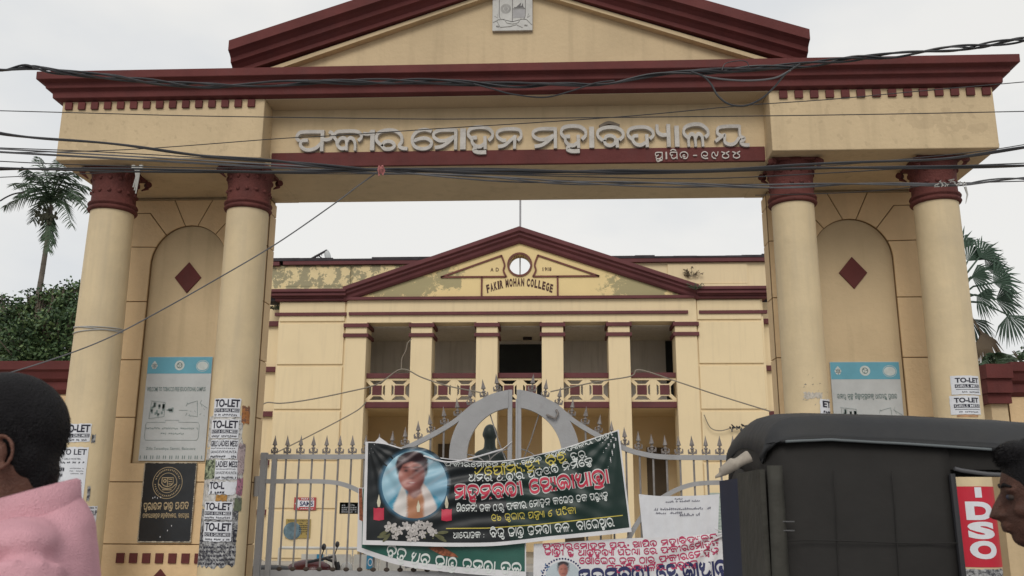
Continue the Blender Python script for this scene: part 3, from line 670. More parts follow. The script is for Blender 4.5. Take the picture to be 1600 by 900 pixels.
# ================================================================== college building
BY = 25.0
bd = thing('college_building', (-.97, 26.5, 0), 'yellow two-storey college building with a maroon pediment seen through the gateway', 'building')
def peel_at(name, base, spots, col):
    m = mat(name, base, .8, .06, .8, .1, 18, dirt=.12, dirt_col=(.55,.44,.3), dirt_lo=.55, dirt_hi=.8); n = m.node_tree; L = n.links.new; b = n.nodes['Principled BSDF']
    cur = b.inputs['Base Color'].links[0].from_socket; geo = n.nodes.new('ShaderNodeNewGeometry')
    mask = None
    for (x, z, rx, rz) in spots:
        mp = n.nodes.new('ShaderNodeMapping'); mp.vector_type = 'POINT'; mp.inputs['Scale'].default_value = (1/rx, 0, 1/rz); mp.inputs['Location'].default_value = (-x/rx, 0, -z/rz); L(geo.outputs['Position'], mp.inputs[0])
        g = n.nodes.new('ShaderNodeTexGradient'); g.gradient_type = 'SPHERICAL'; L(mp.outputs[0], g.inputs[0])
        if mask is None: mask = g.outputs['Fac']
        else:
            a = n.nodes.new('ShaderNodeMath'); a.operation = 'MAXIMUM'; L(mask, a.inputs[0]); L(g.outputs['Fac'], a.inputs[1]); mask = a.outputs[0]
    nz = n.nodes.new('ShaderNodeTexNoise'); nz.inputs['Scale'].default_value = 3.6; nz.inputs['Detail'].default_value = 10; nz.inputs['Roughness'].default_value = .78; L(geo.outputs['Position'], nz.inputs['Vector'])
    a = n.nodes.new('ShaderNodeMath'); a.operation = 'MULTIPLY_ADD'; a.inputs[1].default_value = .34; L(mask, a.inputs[0]); L(nz.outputs['Fac'], a.inputs[2])
    r = n.nodes.new('ShaderNodeValToRGB'); r.color_ramp.elements[0].position = .61; r.color_ramp.elements[1].position = .65; L(a.outputs[0], r.inputs[0])
    mu = n.nodes.new('ShaderNodeMath'); mu.operation = 'MULTIPLY'; L(r.outputs[0], mu.inputs[0]); mk = n.nodes.new('ShaderNodeMath'); mk.operation = 'MULTIPLY'; mk.inputs[1].default_value = 3; mk.use_clamp = True; L(mask, mk.inputs[0]); L(mk.outputs[0], mu.inputs[1])
    x = n.nodes.new('ShaderNodeMix'); x.data_type = 'RGBA'; L(mu.outputs[0], x.inputs[0]); L(cur, x.inputs[6]); x.inputs[7].default_value = (*col, 1); L(x.outputs[2], b.inputs['Base Color']); return m
TYM = peel_at('tympanum_paint_peeling', (.74,.575,.29), [(-4.3,7.6,1.6,.9),(-3.0,7.75,.7,.5),(2.6,7.5,1.7,.75)], (.36,.31,.17))
WL, WR = -7.83, 5.80
# main body
m = MB(); m.box(-12.2, WL+.05, 25.62, 36, 0, 7.15); m.build('side_wall', YEL, bd); m = MB(); m.box(WR-.05, 10.4, 25.62, 36, 0, 7.15); m.build('side_wall', YEL, bd); m = MB(); m.box(WL+.05, WR-.05, 28.05, 36, 0, 7.15); m.build('main_wall', YEL, bd)
for z in (6.60, 5.27, 4.0, 2.65, 1.30):
    for x0, x1 in ((-12.2, WL+.02), (WR-.02, 10.4)):
        m = MB(); m.box(x0, x1, 25.50, 25.64, z-.09, z+.05); m.build('string_course', MAROONB, bd)
m = MB()
m.box(-12.2, -3.6, 27.75, 28.4, 7.1, 8.90); m.build('parapet', PEEL, bd)
m = MB(); m.box(1.6, 10.4, 27.75, 28.4, 7.1, 8.90); m.build('parapet', YEL, bd)
for x0, x1 in ((-8.55,-6.45),(-6.35,-4.9),(3.55,6.0)):
    m = MB(); m.box(x0, x1, 27.70, 27.76, 8.22, 8.84); m.build('panel', PEEL if x0 < 0 else YEL, bd)
    m = MB(); m.box(x0, x1, 27.66, 27.76, 8.12, 8.20); m.build('parapet_mould', PEEL if x0 < 0 else YEL, bd)
for x0, x1, mm, dz in ((-12.2,-8.72,MAROONB,-.02),(-8.6,-3.6,MAROONB,0),(1.6,10.4,MAROONB,0)):
    m = MB(); m.box(x0, x1, 27.60, 28.5, 8.90+dz, 9.02+dz); m.build('coping', mm, bd)
m = MB()
for xx, xe in ((-12.2, -3.6), (1.6, 10.4)):
    while xx < xe:
        L_ = min(xe-xx+.01, random.uniform(.5, 1.6)); m.box(xx, xx+L_, 27.585, 28.52, 9.02, 9.075+random.random()*.06); xx += L_+.004
m.build('blackened_coping_top', DARKC, bd, kind='stuff')
m = MB(); m.box(-12.2, 10.4, 25.65, 36, 7.15, 7.25); m.build('roof_slab', DARKC, bd)
# wings
for s, (x0, x1) in ((-1, (WL, -5.87)), (1, (3.95, WR))):
    m = MB(); m.box(x0, x1, 25.08, 28.1, 0, 7.12); m.build('wing_wall', YEL, bd)
    zs = [7.12, 6.50, 5.27, 4.02, 2.63, 1.35, .05]
    for a, b in zip(zs[1:], zs[:-1]):
        m = MB(); m.box(x0+.03, x1-.06, 25.035, 25.09, a+.045, b-.025); bev(m.build('wall_panel', YEL, bd), .012)
    m = MB()
    for o, za, zb in ((.10, 7.12, 7.20), (.17, 7.20, 7.235), (.26, 7.235, 7.33), (.32, 7.33, 7.42)): m.box(x0-(o if s < 0 else 0), x1+(o if s > 0 else 0), 25.03-o, 28, za, zb)
    bev(m.build('wing_cornice', MAROONB, bd), .015)
    m = MB(); m.box(x0-(.1 if s < 0 else -.08), x1+(.1 if s > 0 else 0), 24.99, 25.1, 6.70, 6.79); m.build('string_course', MAROONB, bd)
# columns and entablature
CX = [-.965+d for d in (-4.61, -2.755, -.915, .915, 2.76, 4.61)]
for cx in CX:
    m = MB(); m.box(cx-.30, cx+.30, BY, BY+.72, 0, 6.50); c = bev(m.build('square_column', YEL, bd), .015)
    for za, zb in ((6.355, 6.46), (6.075, 6.175)):
        m = MB(); m.box(cx-.355, cx+.355, BY-.055, BY+.775, za, zb); m.build('capital_band', MAROONB, c)
m = MB(); m.box(-5.87, 3.955, BY+.02, BY+.75, 6.495, 7.16); m.build('entablature', YEL, bd)
m = MB(); m.box(-5.80, 3.72, BY-.05, BY+.1, 6.70, 6.785); m.build('string_course', MAROONB, bd)
m = MB(); m.box(-5.90, 3.90, BY-.10, BY+.1, 7.135, 7.215); m.build('string_course', MAROONB, bd)
# tympanum with the round opening
cx0, cz0, rr = -.97, 8.155, .30
AP = 9.0
for s in (-1, 1):
    n = 18; circ = [(cx0+s*rr*sin(pi*k/n), cz0+rr*cos(pi*k/n)) for k in range(n+1)]
    m = MB(); m.prism([(cx0, AP)]+circ+[(cx0, 7.15), (cx0+s*4.98, 7.15), (cx0+s*4.98, 7.25)], BY+.03, BY+.42); m.build('tympanum', TYM, bd)
    m = MB()
    pr = [(24.72,0),(24.72,.12),(24.80,.16),(24.80,.22),(24.88,.28),(24.90,.36),(24.95,.42),(25.1,.43),(25.5,.43),(25.5,0)]
    n = len(pr); zE, zA = 7.47, 9.205
    v0 = [(cx0+s*4.99, y, zE-t*.9) for y, t in pr]; v1 = [(cx0, y, zA-t) for y, t in pr]
    m.add(v0+v1, [list(range(n)), list(range(2*n-1, n-1, -1))]+[[i, (i+1)%n, (i+1)%n+n, i+n] for i in range(n)]); m.build('raking_cornice', MAROONB, bd)
BRL = mat('moulding_brown', (.15,.05,.035), .6, .2)
m = MB(); n = 40
for k in range(n):
    a, b = 2*pi*k/n, 2*pi*(k+1)/n
    for y in (0,):
        P = lambda r, t, y: (cx0+r*sin(t), y, cz0+r*cos(t))
        m.add([P(.30,a,BY-.01),P(.30,b,BY-.01),P(.355,b,BY-.01),P(.355,a,BY-.01),P(.30,a,BY+.42),P(.30,b,BY+.42),P(.355,a,BY+.04),P(.355,b,BY+.04)], [[0,1,2,3],[0,4,5,1],[3,2,7,6]])
ring = m.build('roundel_ring', BRL, bd)
m = MB(); m.box(cx0-.018, cx0+.018, BY+.30, BY+.34, cz0-.31, cz0+.31); m.build('glazing_bar', RUST, ring)
m = MB(); yv = BY+.012
def strip(pts, wd=.05):
    flatbar(m, pts, wd, .04, BY+.015)
for s in (-1, 1):
    strip([(cx0+s*.52, 8.42), (cx0+s*2.24, 7.80)]); strip([(cx0+s*2.24, 7.80), (cx0+s*.40, 7.80)])
    strip([(cx0+s*.52, 8.42), (cx0+s*.43, 8.15), (cx0+s*.46, 7.98), (cx0+s*.38, 7.80)]); strip([(cx0+s*1.075, 7.80), (cx0+s*1.075, 7.20)])
m.build('panel_moulding', BRL, bd)
m = MB()
T_ = "FAKIR MOHAN COLLEGE"; n = len(T_); R_ = 2.7
wts = [.45 if c == ' ' else (.55 if c == 'I' else 1) for c in T_]; tot = sum(wts); acc = 0
for ch, wt in zip(T_, wts):
    mid = (acc+wt/2)/tot; acc += wt
    if ch == ' ': continue
    th = (mid-.5)*1.98/R_; pxc = cx0+R_*sin(th)*1.0; pzc = 7.76-(R_-R_*cos(th))*1.15; sl_ = -th*1.0
    def f(u, v, pxc=pxc, pzc=pzc, sl_=sl_, wt=wt):
        x = (u-.5)*.088*wt*1.0; z = (v)*.24; return (pxc+x*cos(sl_)-(z-.24)*sin(sl_)*.5, BY+.022, pzc-.24+z+x*sin(sl_))
    print_text(m, ch, f, 0, 1, 0, 1, .05)
PL = mat('painted_letters', (.075,.032,.025), .7, .2); m.build('lettering', PL, bd)
for ch, x_, w_ in (('A',-1.80,.085),('D',-1.65,.085),('1',-.32,.022),('9',-.26,.06),('1',-.175,.022),('8',-.13,.06)):
    m = MB(); print_text(m, ch, lambda u, v: (x_+w_*u, BY+.022, 7.96+.11*v), 0, 1, 0, 1, .02); m.build('letter', PL, bd)
# upper porch: floor, ceiling, back wall, balustrade
m = MB(); m.box(-5.87, 3.955, BY+.60, 28.06, 6.47, 6.52); m.build('porch_ceiling', GREYW, bd)
m = MB(); m.box(-5.88, 3.96, 27.95, 28.06, 4.25, 6.5); m.build('porch_back_wall', GREYW, bd)
for x0, x1 in ((-5.9, -5.86), (3.95, 3.99)):
    m = MB(); m.box(x0, x1, 25.7, 28, 4.25, 6.5); m.build('porch_side_wall', GREYW, bd)
m = MB(); m.box(-5.8, 3.9, BY+.24, 28.06, 4.12, 4.27); m.build('porch_floor', YELD, bd)
m = MB(); m.box(-1.70, -.02, 27.90, 27.97, 4.27, 6.36); m.build('doorway', BLACKV, bd)
m = MB(); m.box(3.42, 3.62, 27.88, 27.97, 4.27, 6.44); m.build('doorway', BLACKV, bd)
m = MB(); m.box(-.95, -.68, 27.2, 27.3, 6.38, 6.46); m.build('ceiling_lamp', DARKC, bd)
for a, b in zip(CX[:-1], CX[1:]):
    x0, x1 = a+.30, b-.30; L_ = x1-x0; yy = BY+.22
    pl = MB(); pl.box(x0, x1, yy-.04, yy+.16, 4.94, 5.08); bev(pl.build('handrail', MAROONB, bd), .01)
    pl = MB(); pl.box(x0, x1, yy-.05, yy+.12, 4.115, 4.275); pl.build('floor_edge_band', MAROONB, bd)
    pl = MB(); pl.box(x0, x1, yy, yy+.1, 4.275, 4.335); pl.box(x0, x1, yy, yy+.1, 4.88, 4.94)
    uc = [x0+L_*.25, x0+L_*.75]
    pl.box(x0+L_*.5-.09, x0+L_*.5+.09, yy+.001, yy+.099, 4.33, 4.885)
    for u in uc:
        for sx in (-1, 1):
            for sz in (-1, 1):
                c = (u, 4.607); e = (u+sx*.31, 4.607+sz*.30); i = (u+sx*.12, 4.607+sz*.12)
                dx, dz = e[0]-i[0], e[1]-i[1]; l = sqrt(dx*dx+dz*dz); nx, nz_ = -dz/l*.045, dx/l*.045
                pl.prism([(i[0]+nx, i[1]+nz_), (e[0]+nx, e[1]+nz_), (e[0]-nx, e[1]-nz_), (i[0]-nx, i[1]-nz_)], yy+.003, yy+.097)
        pl.prism([(u-.165,4.442),(u+.165,4.442),(u+.165,4.772),(u-.165,4.772)], yy+.002, yy+.098)
    bal = pl.build('balustrade', YEL, bd)
    for u in uc:
        q = MB(); q.box(u-.132, u+.132, yy-.014, yy+.02, 4.475, 4.739); q.build('red_square', MAROONB, bal)
# ground floor porch
m = MB(); m.box(-5.86, 3.95, 27.96, 28.07, 0, 4.13); m.build('ground_back_wall', YELD, bd)
for x0, x1, z1 in ((-5.45,-4.55,3.1), (-3.55,-2.9,3.3), (.25,.85,3.2), (2.75,3.35,3.2)):
    m = MB(); m.box(x0, x1, 27.90, 27.98, 0, z1); m.build('doorway', mat('door_brown', (.10,.075,.05), .7), bd)
m = MB(); m.box(-5.9, 4, 24.6, 28, .02, .16); m.build('plinth_step', mat('plinth', (.35,.31,.25), .9), bd)
# roof aerials
t = thing('flagpole', (-.97, 25.3, 9.1), 'thin flagpole rising behind the peak of the college pediment', 'pole')
m = MB(); m.tube([(-.975, 25.52, 8.95), (-.975, 25.52, 10.9)], .028, 8); m.build('pole', mat('galvanised', (.3,.3,.31), .5, .2), t)
t = thing('roof_aerial', tuple(at(478, 409, 28.2)), 'slanting aerial with a small dish on the parapet left of the pediment', 'aerial')
m = MB(); m.tube([at(478,409,28.2), at(511,391,28.2)], .035, 6); m.tube([at(497,399,28.2), at(508,407,28.2)], .02, 6); m.build('boom', DARKC, t)
m = MB(); 
for k in range(4): m.tube([at(492+k*3,399-k*1.5,28.2), at(494+k*3,404-k*1.5,28.2)], .012, 5)
m.build('elements', DARKC, t)
m = MB(); c = at(512,400,28.2); m.ell(c, (.10, .04, .24), 14, 8, Matrix.Rotation(radians(-18), 3, 'Y')); m.build('dish', mat('dish_pale', (.5,.52,.52), .5), t, smooth=True)
# plants growing from the cracks
def weed(name, c, n, size, label, mm=LEAF2):
    t = thing(name, tuple(c), label, 'plant'); m = MB(); st = MB()
    for k in range(n):
        a = random.uniform(-1.2, 1.2); l = size*random.uniform(.4, 1)
        e = Vector(c)+Vector((sin(a)*l, random.uniform(-.1,.1), cos(a)*l*random.uniform(.3,1)))
        st.tube([c, e], .006, 4)
        for j in range(6):
            p = Vector(c).lerp(e, random.uniform(.3,1)); d = Vector((random.uniform(-1,1), random.uniform(-1,1), random.uniform(-1,1))).normalized()*size*.16; q = d.orthogonal().normalized()*size*.07
            m.add([p-q, p+d*.5-q*.2, p+d, p+q], [[0,1,2,3]])
    m.build('leaves', mm, t); st.build('stems', WOOD, t)
weed('wall_weed', at(1088,452,24.66), 20, .34, 'small weed rooted where the right slope of the pediment meets the wing cornice')
weed('wall_weed', at(1080,432,27.6), 10, .5, 'wispy dry weed on the parapet above the right end of the pediment', PALMD)
weed('wall_weed', at(431,484,25.2), 16, .35, 'dark clump of weeds at the broken left corner of the wing cornice')
m = MB(); c = at(428,462,24.9)
o = thing('fallen_plaster', tuple(c), 'broken dark cornice piece hanging at the left edge of the college front', 'debris'); m.box(c.x-.22, c.x+.02, 24.95, 25.5, c.z-.14, c.z+.12); m.build('chunk', DARKC, o)

# ---- things in the forecourt
st_ = thing('bust_statue', (-.99, 14.0, 0), 'dark bust on a pedestal, its back to the road, behind the middle of the gate', 'statue')
m = MB(); m.box(-1.27, -.71, 13.72, 14.28, 0, 1.55); m.box(-1.33, -.65, 13.66, 14.34, 1.55, 1.65); m.box(-1.35, -.63, 13.64, 14.36, 0, .2); m.build('pedestal', mat('pedestal_stone', (.33,.3,.26), .8), st_)
STM = mat('statue_dark_green', (.022,.032,.030), .45, .3, 8)
m = MB(); m.ell((-.99,14.0,1.95), (.25,.16,.42), 20, 12); m.ell((-.99,14.0,2.22), (.25,.13,.12), 18, 8); m.tube([(-.99,14,2.25),(-.99,13.98,2.50)], [.10,.085], 12); m.ell((-.99,14,2.56), (.11,.12,.145), 18, 12); m.ell((-.88,14,2.54), (.015,.025,.035), 8, 6); m.ell((-1.10,14,2.54), (.015,.025,.035), 8, 6)
m.ell((-1.20,14,1.95), (.075,.09,.33), 12, 8); m.ell((-.78,14,1.95), (.075,.09,.33), 12, 8)
b = m.build('bust', STM, st_, smooth=True); r = b.modifiers.new('remesh', 'REMESH'); r.mode = 'VOXEL'; r.voxel_size = .018; sm = b.modifiers.new('smooth', 'SMOOTH'); sm.iterations = 8; sm.factor = .6
r.use_smooth_shade = True

def sign(name, p0, p1, Y, label, post=True, mm=WHITEP):
    a = at(*p0, Y); b = at(*p1, Y); t = thing(name, ((a.x+b.x)/2, Y, min(a.z, b.z)), label, 'sign')
    m = MB(); m.box(a.x, b.x, Y, Y+.02, b.z, a.z); s = m.build('board', mm, t)
    if post:
        m = MB(); m.tube([((a.x+b.x)/2, Y+.04, 0), ((a.x+b.x)/2, Y+.04, a.z)], .02, 8); m.build('post', RUST, t)
    return t, s, rectfn(a.x, b.x, b.z, a.z, Y-.003)
t, s, fn = sign('arrow_sign', (460,777), (493,797), 25.0, 'red direction board with a white arrow reading SAMS on the yellow wall', False, mat('sign_red', (.40,.06,.06), .6))
m = MB(); m.add([fn(.04,.5), fn(.22,.1), fn(.22,.25), fn(.92,.25), fn(.92,.75), fn(.22,.75), fn(.22,.9)], [[0,1,2,3,4,5,6]]); m.build('arrow', WHITEP, s)
m = MB(); f2 = rectfn(fn(0,0)[0], fn(1,0)[0], fn(0,0)[2], fn(0,1)[2], 25.0-.006); print_text(m, 'SAMS', f2, .27, .88, .32, .68, .03); m.build('lettering', BLUEINK, s)
m = MB(); print_text(m, 'WAY TO', f2, .3, .9, .80, .97, .02); scribble(m, f2, .3, .9, .04, .18, 6); m.build('lettering', WHITEP, s)
t, s, fn = sign('blue_notice', (531,785), (560,803), 25.0, 'small navy notice with pale lines on the yellow wall behind the left gate leaf', False, mat('sign_navy', (.09,.11,.30), .6))
m = MB()
for k in range(4): scribble(m, fn, .1, .9, .1+k*.2, .22+k*.2, 8)
m.build('lettering', WHITEP, s)
t, s, fn = sign('globe_board', (447,811), (484,841), 25.0, 'ochre board with a picture of the earth on the yellow wall', False, mat('sign_ochre', (.34,.25,.08), .6))
m = MB(); disc(m, fn, .28, .38, .36, .46, 24); m.build('globe_picture', mat('globe_print', (.13,.20,.24), .6, .7, 3), s)
m = MB(); fn2 = rectfn(fn(0,0)[0], fn(1,0)[0], fn(0,0)[2], fn(0,1)[2], 24.99)
for k in range(6): scribble(m, fn2, .55, .97, .2+k*.11, .26+k*.11, 6, .5)
print_text(m, 'ENVIRONMENT', fn2, .1, .9, .88, .95); m.build('lettering', BLACKV, s)
# white steel barrier
a = at(437,856,14.5); b = at(640,862,14.5)
t = thing('steel_barrier', (a.x, 14.5, 0), 'white steel barrier panel behind the left gate leaf', 'barrier'); WST = mat('white_steel', (.60,.59,.55), .5, .12, 6, dirt=.5, dirt_col=(.34,.24,.15), dirt_scale=3)
m = MB(); m.tube([(a.x,14.5,a.z),(b.x,14.5,a.z)], .022, 8); m.build('top_tube', WST, t)
m = MB(); m.tube([(a.x,14.5,.0),(a.x,14.5,a.z)], .022, 8); m.build('leg', WST, t)
x = a.x+.35
while x < b.x:
    m = MB(); m.box(x, x+.36, 14.49, 14.51, .1, a.z-.09); m.build('panel', WST, t); m = MB(); m.tube([(x+.385,14.5,0),(x+.385,14.5,a.z)], .012, 6); m.build('bar', WST, t); x += .41
for k, (p0, p1, lab) in enumerate((((495,866),(503,889),'narrow blue sticker on the white barrier'), ((573,868),(584,889),'square blue sticker with a white ring on the white barrier'))):
    t2, s2, fn = sign('blue_sticker', p0, p1, 14.46, lab, False, mat('sticker_blue', (.05,.25,.42), .5)); m = MB(); disc(m, fn, .5, .5, .33, .3 if k else .12, 20, .7); m.build('ring', WHITEP, s2)
# parked motorcycle behind the gate
mc = thing('parked_motorcycle', (-2.75, 10.0, 0), 'black and maroon motorcycle parked just inside the gate by the left pillar', 'motorcycle')
def wheel(name, x, y, z, r, w_, par):
    m = MB(); n = 24; pts = [(x+r*cos(2*pi*k/n), y, z+r*sin(2*pi*k/n)) for k in range(n+1)]; m.tube(pts, w_, 8, False); o = m.build(name, mat('tyre_rubber', (.02,.02,.02), .8), par, smooth=True)
    m = MB(); m.tube([(x, y-.05, z), (x, y+.05, z)], .05, 10)
    for k in range(10): m.tube([(x,y,z),(x+r*cos(2*pi*k/10),y,z+r*sin(2*pi*k/10))], .006, 4)
    m.build('rim', mat('steel_rim', (.3,.3,.3), .35, metal=.6), o)
wheel('wheel', -3.35, 10.0, .31, .28, .045, mc); wheel('wheel', -2.15, 10.0, .31, .28, .045, mc)
m = MB(); m.ell((-2.62,10,.80), (.26,.13,.13), 16, 10); m.build('fuel_tank', mat('motorcycle_maroon', (.10,.012,.015), .25, spec=.6), mc, smooth=True)
m = MB(); m.ell((-3.05,10,.80), (.36,.13,.07), 16, 8); m.build('seat', WIRE, mc, smooth=True)
m = MB(); m.tube([(-2.15,10,.31),(-2.33,10,.90)], .03, 8); m.tube([(-3.35,10,.31),(-2.8,10,.42),(-2.4,10,.6)], .03, 8); m.ell((-2.75,10,.45), (.22,.14,.17), 14, 8); m.build('frame_engine', WIRE, mc)
m = MB(); m.tube([(-2.55,9.62,.92),(-2.40,9.8,.95),(-2.34,10,.90),(-2.40,10.2,.95),(-2.55,10.38,.92)], .016, 8); m.build('handlebar', WIRE, mc)
m = MB(); m.ell((-2.22,10,.82), (.07,.09,.09), 14, 8); m.build('headlight', mat('lamp_glass', (.5,.5,.48), .2), mc, smooth=True)
for y in (9.7, 10.3):
    m = MB(); m.tube([(-2.43,y,.94),(-2.40,y,1.04)], .006, 5); m.ell((-2.40,y,1.07), (.02,.06,.035), 12, 6); m.build('mirror', WIRE, mc)

# ================================================================== cables
def cable(name, pts, Y, r, label, group, strands=1, spread=.02, mm=WIRE, slack=0):
    P = [at(x, y, Y) for x, y in pts]; c = catmull(P, 8)
    x0, x1 = c[0], c[-1]; c = [x0+(x0-c[1]).normalized()*6]+c+[x1+(x1-c[-2]).normalized()*6]
    m = MB()
    for s in range(strands):
        ph = random.uniform(0, 6.28); q = []
        for i, p in enumerate(c):
            a = i*.22*(1+.3*s)+ph+s*2*pi/strands; q.append(p+Vector((0, cos(a), sin(a)))*(spread if strands > 1 else 0))
        m.tube(q, r, 6)
    o = m.build(name, mm); o['label'] = label; o['category'] = 'cable'
    if group: o['group'] = group
    return o
WG = 'overhead cables crossing in front of the gateway'
cable('cable_bundle', [(0,107),(40,105),(90,112),(180,121),(260,130),(340,134),(450,130),(560,128),(650,127),(760,131),(850,134),(920,131),(1000,121),(1090,113),(1160,108),(1260,101),(1330,92),(1400,86),(1480,77),(1540,70),(1600,62)], 6.6, .0085, 'thick twisted bundle of black cables sagging across the maroon cornice', WG, 4, .018)
cable('cable_loop', [(740,133),(770,139),(800,147),(850,152),(890,143),(930,128)], 6.55, .006, 'short slack loop hanging from the cable bundle above the middle of the gateway name', None) if False else None
def loop(pts, r, label, mm=WIRE, Y=6.56, name='cable_loop'):
    m = MB(); m.tube(catmull([at(x, y, Y) for x, y in pts], 8), r, 6); o = m.build(name, mm); o['label'] = label; o['category'] = 'cable'; return o
loop([(740,131),(770,139),(800,147),(850,152),(890,143),(930,130),(960,126)], .006, 'slack black loop hanging from the cable bundle above the middle of the gateway name')
loop([(1080,112),(1100,120),(1112,133),(1122,150),(1140,163),(1165,165),(1190,154),(1210,136),(1228,115),(1250,100)], .0075, 'deep drooping cable loop hanging at the upper right above the last letters')
loop([(1098,119),(1130,124),(1170,126),(1210,122),(1235,110)], .0075, 'pale scuffed cable bowing just below the bundle at upper right', WIREG)
loop([(1128,110),(1134,99),(1155,95),(1167,97),(1170,106)], .004, 'thin small wire loop standing above the bundle at upper right')
cable('cable', [(0,173),(150,177),(300,181),(500,184),(700,186),(1000,183),(1200,181),(1400,178),(1600,174)], 6.9, .004, 'thin level wire crossing over the tops of the gateway letters', WG)
cable('cable', [(0,238),(100,237),(230,232),(430,217),(520,212),(700,200),(830,192),(1000,180),(1160,165),(1300,155),(1430,143),(1600,128)], 7.0, .0038, 'thin wire rising from lower left to upper right across the gateway letters', WG)
cable('cable_bundle', [(0,208),(70,215),(150,224),(240,233),(330,243),(420,252),(500,259),(590,265),(640,266),(760,268),(900,269),(1000,267),(1160,263),(1260,259),(1400,251),(1500,244),(1600,232)], 6.4, .009, 'thick twisted cable dipping along the bottom of the maroon lettering band', WG, 2, .010)
cable('cable', [(0,231),(130,236),(260,243),(350,248),(450,254),(600,266),(700,274),(850,281),(1000,286),(1200,288),(1440,287),(1600,283)], 6.8, .0042, 'thin wire sagging from the left sky to below the right capitals', WG)
cable('cable_bundle', [(0,264),(200,266),(440,267),(600,266),(800,266),(1000,268),(1200,266),(1400,263),(1600,257)], 6.5, .008, 'dark pair of cables lying nearly level across the capitals', WG, 2, .012)
cable('cable', [(0,252),(110,257),(300,262),(500,264),(700,270),(900,276),(1100,279),(1300,270),(1450,261),(1600,255)], 6.7, .0042, 'thin wire just under the level pair of cables', WG)
cable('cable_bundle', [(600,270),(760,279),(900,285),(1050,289),(1200,290),(1330,290),(1470,288),(1530,284),(1600,281)], 6.6, .006, 'grey bundle of wires bound with white cord at the right outer capital', WG, 3, .016, WIREG)
cable('cable', [(0,277),(120,272),(260,267),(440,271),(700,272),(1000,272),(1250,262),(1500,240),(1600,226)], 6.75, .0035, 'faint wire crossing behind the cables at capital height', WG)
loop([(1180,305),(1300,302),(1380,297),(1436,291)], .0035, 'short wire tied to the right outer column just below its capital', Y=7.4)
loop([(0,314),(10,308),(22,303),(38,300)], .006, 'stub of cable entering the picture at the left edge beside the palm', Y=6.6)
o = loop([(594,266),(560,290),(520,320),(430,382),(330,441),(250,486),(180,523),(115,550),(30,578),(-80,610)], .0048, 'taut drop wire slanting from the cables down across the left columns', WIREG, 6.45, 'drop_wire')
for x, y, Y, l in ((595,266,6.38,'scrap of pink cloth tied where the drop wire meets the cables'),):
    m = MB(); c = at(x, y, Y)
    for k in range(7):
        a = random.uniform(-.02,.02); m.tube([c+Vector((a,random.uniform(-.02,.02),.03)), c+Vector((a*1.4,random.uniform(-.02,.02),.0)), c+Vector((a*1.2,0,-random.uniform(.02,.05)))], [.008,.014,.004], 6)
    o = m.build('cloth_scrap', mat('faded_pink_cloth', (.42,.16,.15), .9)); o['label'] = l; o['category'] = 'cloth'
m = MB(); c = at(214, 268, 7.6)
for k in range(3): m.tube([c+Vector((.02*k-.02,0,.05)), c+Vector((.01*k,0,-.05)), c+Vector((-.02+.015*k,0,-.15-.03*k))], [.012,.009,.006], 6)
m.box(c.x-.05,c.x-.02,7.59,7.61,c.z+.02,c.z+.06); m.box(c.x+.02,c.x+.05,7.59,7.61,c.z+.02,c.z+.06)
o = m.build('cord_knot', mat('white_cord', (.42,.41,.38), .8)); o['label'] = 'dangling white cord knotted on the cables beside the left outer capital'; o['category'] = 'cord'
m = MB()
for k in range(18):
    c = at(1462+k*2.6, 287+random.uniform(-3,3), 6.55); m.tube([c, c+Vector((random.uniform(-.02,.02),0,random.uniform(-.02,.02))), c+Vector((random.uniform(-.03,.03),0,random.uniform(-.03,.03)))], .0035, 5)
c = at(1508, 292, 6.55); m.tube([c, c+Vector((.01,0,-.06)), c+Vector((-.01,0,-.13))], [.01,.006,.002], 6)
o = m.build('cord_binding', mat('white_cord', (.42,.41,.38), .8)); o['label'] = 'frayed white cord binding the grey wires at the right outer capital'; o['category'] = 'cord'
# wrapped wire round left outer column
m = MB(); rr_ = .222
for z0, ph in ((3.055,.0), (3.02,.02), (3.045,-.02)):
    m.tube([(-4.18+.214*sin(t), 8.05-.214*cos(t), z0+ph*sin(t*1.0)-.012*cos(t)) for t in [(-1.7+3.4*i/20) for i in range(21)]], .005, 6)
o = m.build('wire_wrap', mat('white_cord', (.42,.41,.38), .8)); o['label'] = 'pale wire wound round the left outer column at mid height'; o['category'] = 'wire'
# slack wires in front of the building
def bwire(pts, Y, r, label):
    m = MB(); m.tube(catmull([at(x, y, Y) for x, y in pts], 8), r, 5); o = m.build('slack_wire', mat('wire_tan', (.22,.19,.15), .7)); o['label'] = label; o['category'] = 'wire'
bwire([(404,637),(417,629),(440,630),(480,625),(540,613),(590,600),(627,577),(660,590),(700,603),(760,615)], 23.5, .018, 'sagging wire from the left wing to a peak over the left balustrade')
bwire([(627,577),(628,560),(634,548),(637,536),(643,530)], 24.4, .014, 'crinkled wire running up beside the second square column of the porch')
bwire([(430,708),(480,683),(530,657),(560,640),(572,628)], 23.5, .016, 'wire slanting down from the left end of the balcony')
bwire([(860,612),(930,597),(985,588),(1000,578),(1060,597),(1120,617),(1204,643)], 23.5, .018, 'wire peaking over the right balustrade and falling toward the right pillar')
bwire([(1100,648),(1110,668),(1125,673),(1142,669)], 24.9, .014, 'thin curl of wire on the right wing wall')
m = MB()
for k in range(20):
    c = at(1142+k*1.5, 668+random.uniform(-3,3), 24.9); m.tube([c, c+Vector((random.uniform(-.1,.1),-.02,random.uniform(-.08,.08)))], .02, 5)
o = m.build('wire_coil', WIRE); o['label'] = 'black tangled coil of wire on the right wing wall'; o['category'] = 'wire'

